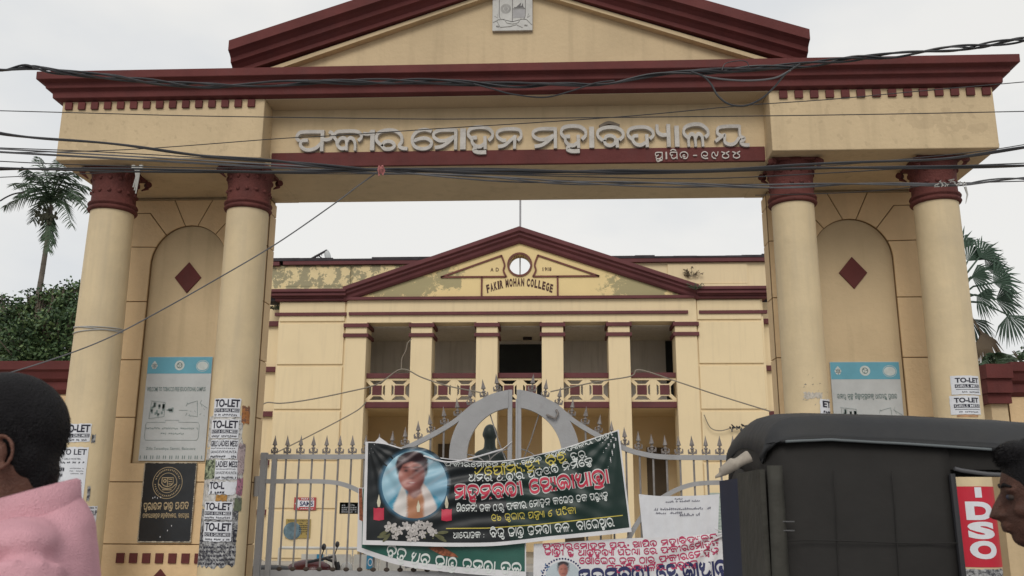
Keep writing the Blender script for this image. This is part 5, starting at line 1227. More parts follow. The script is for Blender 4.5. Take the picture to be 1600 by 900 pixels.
# rope and loose hem
m = MB(); m.tube(catmull([at(662,712,8.69), at(700,722,8.66), at(740,715,8.66), at(785,702,8.80)], 8), .008, 6); m.tube([at(785,702,8.80), at(800,690,8.83)], .004, 5); m.build('loose_hem', WHITEB, bn)
m = MB(); poly(m, lambda x, y: tuple(at(x, y, 8.70)), [(585,691),(593,683),(603,690),(612,698),(600,697)]); m.build('folded_corner', WHITEB, bn)
# green banner underneath
gb = thing('green_banner', tuple(at(690, 880, 8.76)), 'dark green banner with one line of white script hanging below the black banner', 'banner')
tG = [(560,762),(620,762),(690,762),(760,762),(822,762)]; bG = [(557,861),(620,882),(690,893),(760,899),(822,904)]
gs = cloth('sheet', tG, bG, 8.76, sG, WHITEB, gb, nu=60, nv=30)
cloth('green_print', tG, bG, 8.76, sG, GRNB, gs, .045, .985, .01, .925, .0015, 60, 30)
m = MB(); fg = pf(8.76, sG, .003)
poly(m, fg, [(561,763),(566,763),(567,815),(561,812)]); m.build('picture_patch', mat('print_brown_orange', (.30,.10,.05), .5, .7, 40), gs); m = MB(); poly(m, fg, [(668,856),(690,854),(712,866),(716,871),(690,868)]); m.build('picture_patch', mat('print_brown_orange', (.30,.10,.05), .5, .7, 40), gs)
banner_text('ବିଜୁ ଯୁବ ଛାତ୍ର ଜନତା ଦଳ', [(602,868),(650,882),(700,889),(760,895),(816,899)], 17, WHT, 17, .0035, parent=gs, surf=sG, Y=8.76)
# white banner with crimson script
wb = thing('white_banner', tuple(at(985, 900, 8.75)), 'white banner with crimson script and a small round portrait, low on the gate', 'banner')
tW = [(834,850),(900,846),(985,841),(1070,838),(1160,829)]; bW = [(832,985),(900,985),(985,985),(1070,985),(1160,985)]
ws = cloth('sheet', tW, bW, 8.75, sW, WHITEB, wb, nu=90, nv=40)
for tx, pts, h in (('ଫକୀରମୋହନ ସ୍ୱୟଂ ଶାସିତ ମହାବିଦ୍ୟାଳୟ', [(848,858),(940,857),(1040,852),(1125,842)], 8), ('ଛାତ୍ରୀ ଙ୍କ ଆତ୍ମହତ୍ୟା ଘଟଣା ରେ ଫକୀରମୋହନ', [(851,867),(940,868),(1040,864),(1125,852)], 8.5), ('ଗୋଲେଇ ଛକ ଠାରୁ ଫକୀରମୋହନ', [(905,881),(980,881),(1050,877),(1125,865)], 9), ('ମହାବିଦ୍ୟାଳୟ ପର୍ଯ୍ୟନ୍ତ', [(948,893),(1020,892),(1092,885)], 9)):
    banner_text(tx, pts, h, PINKT, 20, .003, parent=ws, surf=sW, Y=8.75)
banner_text('ମହମବତୀ ଶୋଭାଯାତ୍ରା', [(905,914),(1020,908),(1145,898)], 21, BLUEINK, 24, .003, parent=ws, surf=sW, Y=8.75)
fw = lambda k: pf(8.75, sW, .0022+.0009*k)
m = MB()
for k in range(44):
    a = 2*pi*k/44; ellp(m, fw(0), 879+32*cos(a), 904+31*sin(a), 1.6, 1.6, 8)
m.build('dotted_ring', BLUEINK, ws)
def small_col(x, y):
    c = mixc((.46,.52,.55), (.36,.42,.46), smooth(880, 930, y)); c = mixc(c, (.40,.36,.30), soft(x, y, [(862,925),(868,908),(877,902),(885,902),(894,908),(900,925)], 1.2))
    c = mixc(c, mixc((.42,.17,.13), (.26,.09,.07), smooth(876, 888, x)), inell(x, y, 880, 891, 7.5, 10.5, .1)); c = mixc(c, (.03,.02,.025), soft(x, y, [(871,893),(871,880),(880,875),(889,880),(889,893),(886,884),(880,881),(874,884)], .7))
    for ex in (877, 883): c = mixc(c, (.06,.02,.02), .7*inell(x, y, ex, 889, 1.6, .9, .5))
    return mixc(c, (.16,.04,.04), .7*inell(x, y, 880, 896.5, 2.8, .9, .5))
colour_mesh('small_portrait', fw(1), 880, 904, 28, 27, small_col, ws, 26, 60)
m = MB(); rnd = random.Random(2)
for k in range(24): ellp(m, fw(0), rnd.uniform(846,866), rnd.uniform(878,910), 2.6, 1.1, 8, rot=rnd.random()*3)
m.build('blue_sprig_print', mat('print_sprig', (.10,.17,.30), .5), ws)
m = MB(); c = at(1135, 834, 8.73)
for k in range(9): m.tube([c, c+Vector((random.uniform(-.14,.02), random.uniform(-.02,.0), random.uniform(-.05,.05)))], [.012,.004], 6)
m.build('knotted_corner', WHITEB, wb)
# handwritten white sheet
hs = thing('handwritten_sheet', tuple(at(1060, 842, 8.8)), 'white cloth sheet with a few lines of handwriting tied to the right gate leaf', 'banner')
sH = lambda x, z: 8.80+.006*sin(x*49)*max(0, min(1, (2.1-z)*.9))+.006*mnoise.noise(Vector((x*5, z*4, 2)))
tH = [(998,772),(1030,775),(1062,775),(1095,774),(1124,772)]; bH = [(1005,841),(1035,843),(1065,844),(1095,846),(1121,849)]
s_h = cloth('sheet', tH, bH, 8.8, sH, WHITEP, hs, nu=50, nv=30)
m = MB(); fh = pf(8.8, sH, .003); rnd = random.Random(6)
def hand(x0, x1, y, h, dy=0):
    x = x0
    while x < x1:
        if rnd.random() < .12: x += 3; continue
        yy = y+dy*(x-x0)/(x1-x0); p = [(x, yy), (x+1, yy-h*rnd.random()), (x+1.8, yy+h*.2), (x+2.4, yy-h*rnd.random())]
        m.tube([fh(*q) for q in p], .0028, 4); x += 3.2
hand(1054,1066,780,2); hand(1040,1092,785,3,-2); hand(1022,1108,797,3.5,-2); hand(1022,1066,803,3,-1); hand(1062,1092,806,4.5,-1)
m.build('handwriting', mat('pen_ink', (.12,.12,.17), .7), s_h)
t, s, fn = sign('pale_notice', (1108,770), (1142,838), 24.9, 'pale green notice sheet seen through the bars right of the handwritten sheet', False, mat('notice_green', (.36,.42,.38), .7)); m = MB()
for k in range(12): scribble(m, fn, .05, .95, .06+k*.075, .1+k*.075, 12, .4)
m.build('lettering', BOARDI, s)

# ================================================================== people
SKIN = mat('skin_brown', (.12,.05,.032), .55, .25, 34, .3, 260, .35)
SKIND = mat('skin_dark_brown', (.075,.032,.021), .55, .3, 34, .35, 260, .3)
HAIR = mat('black_hair', (.008,.007,.008), .6, .3, 60, .6, 260, .18)
PINK = mat('pink_knit_polo', (.74,.40,.45), .9, .10, 9, .6, 420, .1)
MARO = mat('maroon_shirt', (.13,.012,.035), .85, .15, 9, .2, 200, .15)
TROU = mat('dark_trousers', (.03,.032,.045), .9, .2, 10)
SHOE = mat('black_shoe', (.02,.02,.02), .5)
def remesh(o, vox, it=6):
    r = o.modifiers.new('remesh', 'REMESH'); r.mode = 'VOXEL'; r.voxel_size = vox; r.use_smooth_shade = True
    s = o.modifiers.new('smooth', 'SMOOTH'); s.factor = .5; s.iterations = it
def hand(m, w, d, side, up):
    """palm with four bent fingers and a thumb; w wrist, d direction of the fingers"""
    d = d.normalized(); side = side.normalized(); nrm = d.cross(side)
    m.tube([w, w+d*.045, w+d*.085], [.026, .034, .03], 12)
    for k, (o, l) in enumerate(((-.026,.062),(-.009,.072),(.009,.067),(.026,.05))):
        b = w+d*.085+side*o; m.tube([b-d*.02, b+d*l*.45+nrm*.004, b+d*l*.8+nrm*.022, b+d*l*.9+nrm*.04], [.0095,.009,.008,.006], 8)
    b = w+d*.03+side*-.026; m.tube([b, b-side*.022+d*.022+nrm*.008, b-side*.026+d*.05+nrm*.018], [.012,.011,.008], 8)
def person(name, loc, head_top, yaw, label, shirt, skin, lean=0.02, hair_up=.0, kind='polo'):
    """standing figure facing local +x (turned by yaw); head_top is its height"""
    H = head_top; t = thing(name, (loc[0], loc[1], 0), label, 'person'); R = Matrix.Rotation(yaw, 3, 'Z'); L = Vector((loc[0], loc[1], 0))
    C = Vector((.02, 0, H-.108))                      # middle of the cranium
    def fin(m): m.v = [R @ v + L for v in m.v]; return m
    V = Vector
    m = MB()
    m.ell(C, (.094,.073,.093), 28, 18); m.ell(C+V((.030,0,-.062)), (.062,.058,.070), 24, 14)         # cranium and face
    m.ell(C+V((.052,0,-.105)), (.030,.034,.024), 16, 10)                                             # chin
    m.tube([C+V((.088,0,-.018)), C+V((.103,0,-.045)), C+V((.112,0,-.060)), C+V((.092,0,-.066))], [.010,.011,.013,.010], 12)
    for s in (-1, 1):
        m.ell(C+V((.094,s*.011,-.060)), (.010,.009,.007), 10, 6)
        m.ell(C+V((.055,s*.045,-.048)), (.025,.018,.018), 12, 8)                                      # cheeks
        m.ell(C+V((.076,s*.030,-.006)), (.014,.022,.007), 12, 6)                                      # brow
        e = C+V((-.010, s*.079, -.030))                                                              # ears
        ring = [e+V((-.018*sin(a)-.002, s*(.010+.004*sin(a)), .026*cos(a))) for a in [(-.7+4.3*i/16) for i in range(17)]]
        m.tube(ring, .0042, 8); m.ell(e+V((0, s*.001, -.002)), (.014,.008,.022), 12, 8); m.ell(e+V((.003, s*.009, -.026)), (.007,.005,.009), 10, 6); m.ell(e+V((.013, s*.006, -.004)), (.004,.005,.007), 8, 6)
    m.ell(C+V((.090,0,-.082)), (.012,.024,.006), 12, 6); m.ell(C+V((.088,0,-.092)), (.012,.020,.006), 12, 6)   # lips
    nb = V((-.035, 0, H-.33)); m.tube([C+V((-.022,0,-.05)), C+V((-.034,0,-.11)), nb], [.066,.062,.070], 20)
    sh_z = H-.28
    for s in (-1, 1):
        S_ = V((-.035, s*.185, sh_z-.03)); E_ = V((-.06, s*.235, sh_z-.31)); W_ = V((.03, s*.245, sh_z-.55))
        m.tube([S_, S_.lerp(E_, .5), E_, E_.lerp(W_, .4), W_], [.052,.047,.038,.036,.025], 14)
        hand(m, W_, V((.18, 0, -1)), V((1, 0, .18)), None)
        hp = V((-.03, s*.085, H*.53)); kn = V((0, s*.10, H*.285)); an = V((-.03, s*.105, .09))
        m.tube([hp, kn, an], [.082,.055,.038], 14)
        m.ell(V((.03, s*.105, .045)), (.12,.045,.04), 14, 8)
    m.tube([nb, V((-.02,0,H-.5)), V((-.02,0,H*.53))], [.062,.095,.11], 18)
    fin(m); b = m.build('body', skin, t, smooth=True); remesh(b, .0042, 3)
    # eyes
    for s in (-1, 1):
        m = MB(); m.ell(C+V((.0765,s*.030,-.021)), (.010,.012,.0075), 14, 8); fin(m).build('eye', mat('eye_white', (.05,.04,.035), .7, spec=.1), b, smooth=True)
        m = MB(); m.ell(C+V((.0835,s*.031,-.021)), (.0052,.006,.006), 10, 6); fin(m).build('iris', INK, b, smooth=True)
        m = MB(); m.tube([C+V((.092,s*.012,.001)), C+V((.090,s*.030,.006)), C+V((.078,s*.048,.001))], [.003,.004,.002], 6); fin(m).build('eyebrow', HAIR, b)
    # hair: cap plus short strands
    m = MB()
    m.ell(C+V((-.010,0,.014+hair_up*.5)), (.099,.080,.094+hair_up*.5), 30, 18); m.ell(C+V((-.046,0,-.030)), (.052,.066,.058), 22, 14); m.ell(C+V((-.056,0,-.062)), (.044,.058,.064), 20, 12); m.ell(C+V((-.046,0,.020)), (.062,.074,.070), 22, 12)
    for s in (-1, 1): m.ell(C+V((.030,s*.062,.010)), (.024,.013,.032), 14, 8); m.ell(C+V((-.046,s*.054,-.030)), (.024,.020,.04), 14, 8)
    m.ell(C+V((.050,0,.056+hair_up)), (.048,.060,.030+hair_up*.6), 20, 12)
    fin(m); h = m.build('hair', HAIR, t, smooth=True); remesh(h, .006, 4)
    m = MB(); rnd = random.Random(3)
    shells = [(C+V((-.012,0,.010)), (.094,.077,.092+hair_up), 5200), (C+V((.050,0,.056+hair_up)), (.046,.058,.028+hair_up*.6), 1300), (C+V((-.056,0,-.062)), (.042,.056,.060), 900)]
    for cc, rr3, cnt in shells:
        for k in range(cnt):
            z = rnd.uniform(-.75, 1); a = rnd.uniform(0, 2*pi); q = sqrt(max(0, 1-z*z)); n_ = V((q*cos(a), q*sin(a), z))
            if cnt > 2000 and z < .35 and n_.x > .35: continue
            if cnt < 1000 and n_.x > -.1: continue
            p = cc+V((n_.x*rr3[0], n_.y*rr3[1], n_.z*rr3[2])); d = (n_*.48+V((rnd.uniform(-.22,.22)+(.6 if cnt == 1300 else -.12), rnd.uniform(-.22,.22), -.75+rnd.uniform(-.15,.15)))).normalized(); sd = d.orthogonal().normalized()*.0008; l = rnd.uniform(.006,.012)
            m.add([p-sd, p+sd, p+d*l], [[0,1,2]])
    fin(m).build('hair_strands', HAIR, h, kind='stuff')
    # shirt
    m = MB()
    rows = [(H-.222, .072, .072, -.036), (H-.240, .086, .092, -.040), (H-.262, .100, .128, -.042), (H-.290, .110, .170, -.038), (H-.345, .125, .198, -.036), (H-.50, .126, .198, -.026), (H-.62, .126, .185, -.02), (H-.76, .126, .182, -.02), (H-.92, .132, .190, -.02)]
    n = 36; vs = []; fs = []
    for i_, (z, rx, ry, ox) in enumerate(rows): vs += [V((ox+rx*cos(2*pi*k/n), ry*sin(2*pi*k/n), z-(.030,.028,.022,.012,.004,0,0,0,0)[i_]*cos(2*pi*k/n))) for k in range(n)]
    for j in range(len(rows)-1):
        for k in range(n): fs.append([j*n+k, (j+1)*n+k, (j+1)*n+(k+1)%n, j*n+(k+1)%n])
    fs += [list(range(n)), list(range((len(rows)-1)*n, len(rows)*n))[::-1]]; m.add(vs, fs)
    for s in (-1, 1):
        S_ = V((-.038, s*.165, sh_z-.035)); E_ = V((-.058, s*.232, sh_z-.25)); m.tube([S_, S_.lerp(E_, .5), E_], [.072,.070,.066], 18)
        m.ell(V((-.04, s*.10, sh_z+.005)), (.062,.11,.04), 18, 10)
    fin(m); sh_ = m.build('shirt', shirt, t, smooth=True); remesh(sh_, .009, 5)
    tx = bpy.data.textures.new('folds', 'CLOUDS'); tx.noise_scale = .09; dd = sh_.modifiers.new('folds', 'DISPLACE'); dd.texture = tx; dd.strength = .014; dd.mid_level = .5; dd.texture_coords = 'GLOBAL'
    # collar: an upstanding band that folds over
    m = MB(); n = 48; vs = []; fs = []; pr = [(.070, -.012), (.069, .012), (.0705, .021), (.0735, .019), (.0770, -.002), (.0800, -.018), (.0815, -.022), (.0790, -.020), (.074, .002)]
    for r, z in pr:
        for k in range(n+1):
            a = radians(20)+(2*pi-radians(40))*k/n; back = -cos(a)
            vs.append(V((-.034+(r+.004)*cos(a), (r+.004)*sin(a)*1.10, H-.221+z*(1+.15*back)+.020*back)))
    for j in range(len(pr)-1):
        for k in range(n): fs.append([j*(n+1)+k, j*(n+1)+k+1, (j+1)*(n+1)+k+1, (j+1)*(n+1)+k])
    m.add(vs, fs); fin(m); c_ = m.build('collar', shirt, sh_, smooth=True); so_ = c_.modifiers.new('solid', 'SOLIDIFY'); so_.thickness = .0025
    # trousers
    m = MB(); m.tube([V((-.02,0,H-.86)), V((-.02,0,H*.50))], [.135,.15], 24)
    for s in (-1, 1): m.tube([V((-.02, s*.075, H*.53)), V((0, s*.10, H*.285)), V((-.03, s*.105, .10))], [.105,.078,.068], 18)
    fin(m); tr = m.build('trousers', TROU, t, smooth=True); remesh(tr, .012, 6)
    for s in (-1, 1):
        m = MB(); m.ell(V((.035, s*.105, .045)), (.135,.052,.048), 18, 10); fin(m).build('shoe', SHOE, t, smooth=True)
    return t
a = at(8, 690, 1.42)
person('person', (a.x-.040, 1.50), at(20, 579, 1.45).z+.004, radians(208), 'man in a pink polo shirt with short black hair at the left edge', PINK, SKIN)
a = at(1652, 757, 2.1)
person('person', (a.x, 2.10), at(1600, 684, 2.1).z, radians(163), 'man in a maroon shirt at the right edge in front of the rickshaw', MARO, SKIND, hair_up=.012)

# ================================================================== auto rickshaw
NY, FY = 3.22, 4.05
def rx(px, py=760): return at(px, py, NY).x
def rz(py, px=1300): return at(px, py, NY).z
rk = thing('auto_rickshaw', (rx(1600), (NY+FY)/2, 0), 'three-wheeled auto rickshaw with a dark canvas hood driving past in front of the right pillar', 'auto rickshaw')
CANV = mat('black_canvas', (.024,.0225,.021), .75, .25, 3, .25, 8, .2, dirt=.5, dirt_col=(.032,.029,.026), dirt_lo=.45, dirt_hi=.75, dirt_scale=2)
CANR = mat('roof_canvas', (.030,.031,.033), .65, .2, 3, .4, 10, .3, dirt=.4, dirt_col=(.045,.043,.038), dirt_lo=.45, dirt_hi=.7, dirt_scale=2.5)
NAVY = mat('rickshaw_navy_paint', (.007,.014,.042), .6, .2, 4, spec=.25)
OLIV = mat('rickshaw_olive_flap', (.045,.043,.035), .7, .25, 6, .3, 20)
ztop_ = [(rx(1196), rz(735)), (rx(1200), rz(705)), (rx(1206), rz(682)), (rx(1216), rz(664)), (rx(1230), rz(653)), (rx(1250), rz(648)), (rx(1300), rz(646)), (rx(1400), rz(648)), (rx(1500), rz(651)), (rx(1600), rz(655)), (rx(1800), rz(668)), (rx(1860), rz(690))]
def section(x, zt, zb, inset_=0, rad=.10, n=6):
    """outline in (y,z) from the near bottom over the roof to the far bottom"""
    y0, y1 = NY+inset_, FY-inset_; p = [(y0-.012, zb), (y0-.016, (zb+zt)/2-.03), (y0-.006, zt-rad)]
    p += [(y0+rad*(1-cos(a)), zt-rad+rad*sin(a)) for a in [pi/2*(i+1)/n for i in range(n)]]
    p += [(y0+rad+(y1-y0-2*rad)*k/6, zt+.035*sin(pi*k/6)) for k in range(1, 6)]
    p += [(y1-rad+rad*sin(a), zt-rad+rad*cos(a)) for a in [pi/2*i/n for i in range(n)]]
    p += [(y1+.006, zt-rad), (y1+.016, (zb+zt)/2), (y1+.012, zb)]
    return [(x, y, z) for y, z in p]
def loft(secs):
    m = MB(); n = len(secs[0]); vs = [v for s in secs for v in s]; fs = []
    for j in range(len(secs)-1):
        for k in range(n-1): fs.append([j*n+k, j*n+k+1, (j+1)*n+k+1, (j+1)*n+k])
    m.add(vs, fs); return m
def zt_at(x):
    for (a, za), (b, zb) in zip(ztop_, ztop_[1:]):
        if a <= x <= b: return za+(zb-za)*(x-a)/(b-a)
    return ztop_[0][1] if x < ztop_[0][0] else ztop_[-1][1]
def seam(x): return zt_at(max(x, rx(1245)))-.095-.018*max(0, (x-rx(1300)))/(rx(1550)-rx(1300))
xs = [z[0] for z in ztop_[:6]]+[rx(1250)+(rx(1488)-rx(1250))*i/14 for i in range(1, 15)]
wob = lambda x, z: .016*mnoise.noise(Vector((x*3.2, z*2.6, 3)))+.007*mnoise.noise(Vector((x*11, z*5, 5)))
def wobble(m, amp=1):
    m.v = [Vector((v.x, v.y+amp*wob(v.x, v.z), v.z+amp*.004*mnoise.noise(Vector((v.x*5, v.y*5, 7))))) for v in m.v]; return m
secs = []
for i, x in enumerate(xs):
    zt = zt_at(x); s = section(x, zt-.012, .62, (.16,.10,.06,.035,.02,.014)[min(i,5)], .11); secs.append(s)
m = loft(secs); n = len(secs[0]); m.add(secs[0], [list(range(n))]); wobble(m)
hb = m.build('canvas_hood', CANV, rk, smooth=True); sd_ = hb.modifiers.new('solid', 'SOLIDIFY'); sd_.thickness = .006; sd_.offset = 1
# separate roof sheet lapping over the sides, running forward over the driver
xr = xs[1:]+[rx(1488)+(rx(1860)-rx(1488))*i/12 for i in range(1, 13)]
secs = []
for x in xr:
    zt = zt_at(x); zb = min(zt-.015, seam(x)); secs.append(section(x, zt, zb, (.09,.045,.02,.008,-.002)[xr.index(x)] if xr.index(x) < 5 else -.004, min(.11, max(.02, (zt-zb)*.9))))
m = wobble(loft(secs)); rf = m.build('roof_sheet', CANR, rk, smooth=True); sd_ = rf.modifiers.new('solid', 'SOLIDIFY'); sd_.thickness = .008; sd_.offset = 1
m = MB(); m.tube(catmull([(x, NY-.020+wob(x, seam(x)), seam(x)+.004) for x in xr if rx(1225) < x < rx(1552)], 3), .0048, 8); m.build('piping', mat('piping_grey', (.12,.135,.14), .5), rk, smooth=True)
m = MB(); m.tube([(x, NY-.018+wob(x, seam(x)-.10), rz(732)-.006*k) for k, x in enumerate([rx(p) for p in (1490,1500,1520,1540,1600,1700,1800)])], .007, 8); m.build('roof_rail', mat('rail_dull', (.09,.09,.095), .45), rk)
secs = [section(x, zt_at(x)-.05, rz(733), .03, .04) for x in [rx(1486), rx(1560), rx(1700), rx(1850)]]
loft(secs).build('roof_lining', CANV, rk, smooth=True)
for px_ in (1300, 1392):
    m = MB(); m.tube([(rx(px_)+.004*sin(k), NY-.0155+wob(rx(px_), z), z) for k, z in enumerate([.66+.12*i for i in range(9)]) if z < rz(706)], .0022, 6); m.build('canvas_seam', CANV, rk, smooth=True)
m = MB(); m.tube([(x, NY-.0175+wob(x, rz(846)), rz(846)+.004*sin(x*9)) for x in [rx(1222)+(rx(1484)-rx(1222))*i/20 for i in range(21)]], .0022, 6); m.build('canvas_seam', CANV, rk, smooth=True)
# near edge strips at the rear: navy corner panel and olive flap
def strip_(name, pa, pb, z0, z1, dy, mm):
    m = MB(); vs = []; fs = []; n = 14
    for j in range(n+1):
        z = z0+(z1-z0)*j/n
        for k in range(5):
            x = rx(pa)+(rx(pb)-rx(pa))*k/4+(-.03)*(1-j/n)**1.5*(1-k/4)
            vs.append((x, NY-dy-.010*sin(pi*k/4)+wob(x, z)*.5, z))
    for j in range(n):
        for k in range(4): fs.append([j*5+k, j*5+k+1, (j+1)*5+k+1, (j+1)*5+k])
    m.add(vs, fs); o = m.build(name, mm, rk, smooth=True); q = o.modifiers.new('solid', 'SOLIDIFY'); q.thickness = .012; return o
strip_('side_flap', 1198, 1222, .62, rz(728), .022, OLIV)
m = MB(); m.box(rx(1192), rx(1199), NY+.42, FY+.01, .55, rz(742)); m.build('rear_panel', NAVY, rk)
m = MB(); m.box(rx(1190), rx(1198), NY+.01, NY+.41, .58, rz(733)); wobble(m); m.build('rear_flap', OLIV, rk)
m = MB()
for p0, p1, r_ in (((1116,746),(1140,736),.012), ((1126,738),(1148,724),.026), ((1140,730),(1172,712),.024)): m.tube([at(*p0, NY+.02), at(*p1, NY+.02)], [r_*.6, r_], 10)
fl = m.build('arm_stand_in', mat('arm_stand_in_beige', (.34,.30,.25), .85, .25, 20), rk, smooth=True); remesh(fl, .006, 10)  # beige roll standing in for a hand and elbow
for y in (815, 829):
    m = MB(); m.box(rx(1218, y), rx(1238, y), NY-.030, NY-.024, rz(y)-.002, rz(y)+.002); m.build('buckle', mat('buckle_metal', (.12,.12,.12), .4, metal=.5), rk)
for y in (NY-.012, FY):
    m = MB(); m.tube([(rx(1489), y, .62), (rx(1487), y, rz(740))], .011, 8); m.build('door_frame', WIRE, rk)
# body below the canvas
m = MB(); bx0, bx1 = rx(1200), rx(1488)
m.prism([(bx0, .62), (bx0-.02, .45), (bx0+.05, .30), (bx1, .26), (bx1+.75, .26), (bx1+.80, .36), (bx1, .38), (bx1, .62)], NY+.01, FY-.01); bev(m.build('lower_body', NAVY, rk), .02)
m = MB(); fx = bx1+.78; m.prism([(fx, .30), (fx+.12, .32), (fx+.26, .55), (fx+.25, .85), (fx+.10, 1.08), (fx+.04, 1.08), (fx, .8)], NY+.18, FY-.18); bev(m.build('front_cowl', NAVY, rk), .04, 3)
m = MB(); m.prism([(fx+.06, 1.08), (fx+.10, 1.08), (fx-.01, rz(690)), (fx-.05, rz(690))], NY+.12, FY-.12); 
gl = bpy.data.materials.new('windscreen_glass'); gl.use_nodes = True; gb_ = gl.node_tree.nodes['Principled BSDF']; gb_.inputs['Transmission Weight'].default_value = 1; gb_.inputs['Roughness'].default_value = .03; gb_.inputs['IOR'].default_value = 1.45
m.build('windscreen', gl, rk)
for y in (NY+.05, FY-.05):
    m = MB(); m.tube([(fx+.08, y, .6), (fx+.06, y, 1.08), (fx-.05, y, rz(690))], .018, 8); m.build('windscreen_post', NAVY, rk)
m = MB(); m.box(bx0+.12, bx1-.05, NY+.06, FY-.06, .42, .74); m.box(bx0+.08, bx0+.2, NY+.06, FY-.06, .7, 1.18); bev(m.build('passenger_seat', CANV, rk), .03)
m = MB(); m.box(bx1+.15, bx1+.45, NY+.3, FY-.3, .42, .70); bev(m.build('driver_seat', CANV, rk), .03)
m = MB(); m.tube([(fx+.08, 3.82, .6), (fx-.08, 3.82, .98)], .02, 8); m.tube([(fx-.08, 3.55, 1.0), (fx-.08, 4.09, 1.0)], .015, 8); m.build('handlebar', WIRE, rk)
wheel('wheel', bx0+.32, NY+.12, .21, .17, .045, rk); wheel('wheel', bx0+.32, FY-.12, .21, .17, .045, rk); wheel('wheel', fx+.12, 3.82, .21, .17, .045, rk)
m = MB(); m.ell((fx+.26, 3.82, .78), (.04,.09,.09), 16, 10); m.build('headlight', mat('lamp_glass', (.5,.5,.48), .2), rk, smooth=True)

# ================================================================== trees
def tree(name, base, crowns, label, nleaf, size, mats3, group=None, cat='tree', trunk_r=.16, twig=True):
    t = thing(name, (base[0], base[1], 0), label, cat, group); rnd = random.Random(hash(label) % 999 if False else len(label)); V = Vector
    m = MB(); zc = sum(c[2] for c in crowns)/len(crowns)
    fork = V((base[0], base[1], min(c[2]-c[3]*.9 for c in crowns)))
    m.tube([V((base[0], base[1], -.1)), V((base[0]+.1, base[1], fork.z*.5)), fork], [trunk_r*1.3, trunk_r, trunk_r*.8], 10)
    for (x, y, z, r, *_) in crowns:
        c = V((x, y, z)); m.tube([fork, fork.lerp(c, .5)+V((rnd.uniform(-.2,.2), rnd.uniform(-.2,.2), .1)), c], [trunk_r*.6, trunk_r*.3, .02], 7)
        for k in range(5):
            e = c+V((rnd.uniform(-1,1), rnd.uniform(-1,1), rnd.uniform(-.3,1)))*r*.9; m.tube([fork.lerp(c, .7), e], [.035, .008], 5)
    m.build('trunk', WOOD, t)
    m = MB(); tot = sum(c[3]**2 for c in crowns)
    for (x, y, z, r, *_) in crowns:
        ncl = max(5, int(nleaf/14*r*r/tot))
        for k in range(ncl):
            d = V((rnd.gauss(0,1), rnd.gauss(0,1), rnd.gauss(0,1))).normalized(); q = r*rnd.uniform(.45, 1.02)**.7
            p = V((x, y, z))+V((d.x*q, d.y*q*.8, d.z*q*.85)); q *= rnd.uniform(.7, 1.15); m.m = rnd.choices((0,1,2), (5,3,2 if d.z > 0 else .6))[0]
            cs = size*rnd.uniform(1.2, 2.6)
            for j in range(14):
                o = p+V((rnd.gauss(0,1), rnd.gauss(0,1), rnd.gauss(0,.7)))*cs*.55; a = V((rnd.uniform(-1,1), rnd.uniform(-1,1), rnd.uniform(-1.1,.5))).normalized(); b = a.orthogonal().normalized()
                b = (Matrix.Rotation(rnd.uniform(0, 6.3), 3, a) @ b)*size*.27; l = size*rnd.uniform(.7,1.2)
                m.add([o, o+a*l*.45+b, o+a*l, o+a*l*.45-b], [[0,1,2,3]])
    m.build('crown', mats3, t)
    return t
def P3(px, py, Y, r): q = at(px, py, Y); return (q.x, q.y, q.z, r)
LM = [LEAF, LEAF2, LEAFY]
tree('broadleaf_tree', (at(40,500,16).x, 16.2), [P3(x, y, Y, r) for x, y, Y, r in ((114,452,16.3,.15),(92,458,16.5,.13),(66,462,16.6,.12),(20,545,16,.50),(58,525,16,.42),(95,510,16.2,.36),(105,550,15.8,.45),(8,505,16.5,.30),(60,575,15.6,.55),(-40,540,16,.6),(-30,500,16,.35),(130,520,16.4,.5),(-5,580,15.8,.6),(110,590,15.8,.55),(36,488,16.6,.24),(62,476,16.8,.20),(88,466,16.6,.17),(110,456,16.4,.13),(74,456,16.7,.11),(22,480,16.7,.16),(4,470,16.7,.13),(48,462,16.8,.10),(102,478,16.2,.22),(122,476,16.2,.22),(82,500,15.6,.26),(34,520,15.5,.3),(118,500,15.6,.26))], 'dense green tree filling the gap left of the gateway above the low wall', 24000, .085, LM, trunk_r=.16)
tree('broadleaf_tree', (at(1600,660,14).x, 14.0), [P3(1580,600,14,.35), P3(1640,590,14.2,.6)], 'small green tree just behind the low wall at the right edge', 1800, .12, LM)
tree('shrub', (at(1545,640,10.2).x, 10.4), [P3(1543,640,10.4,.14), P3(1548,668,10.4,.2)], 'shrub glimpsed between the right outer column and the short pier', 500, .10, LM, cat='shrub', trunk_r=.03)
def frond(root, tip, droop, n, ll, mm, t, wl=.028, name='frond'):
    """feather palm leaf: rachis with leaflets on both sides"""
    V = Vector; m = MB(); mid = root.lerp(tip, .5)+V((0,0,droop)); P = catmull([root, mid, tip], n); m.tube(P, [.016*(1-i/len(P))+.004 for i in range(len(P))], 5)
    for i, p in enumerate(P[2:], 2):
        tg = (P[min(i+1, len(P)-1)]-P[i-1]).normalized(); sd = tg.cross(V((0,0,1)))
        sd = sd.normalized() if sd.length > .05 else V((0,1,0))
        f = sin(pi*min(1, (i/len(P))*.9+.1)); l = ll*(.35+.65*f)
        for s in (-1, 1):
            d = (sd*s*.75+tg*.55+V((0,0,random.uniform(-.55,.05)))).normalized(); e = p+d*l+V((0,0,-l*.35)); w_ = tg*wl*.5
            m.add([p-w_, p+w_, p.lerp(e,.55)+w_*1.1+V((0,0,l*.08)), e, p.lerp(e,.55)-w_*1.1+V((0,0,l*.08))], [[0,1,2,3,4]])
    m.build(name, mm, t)
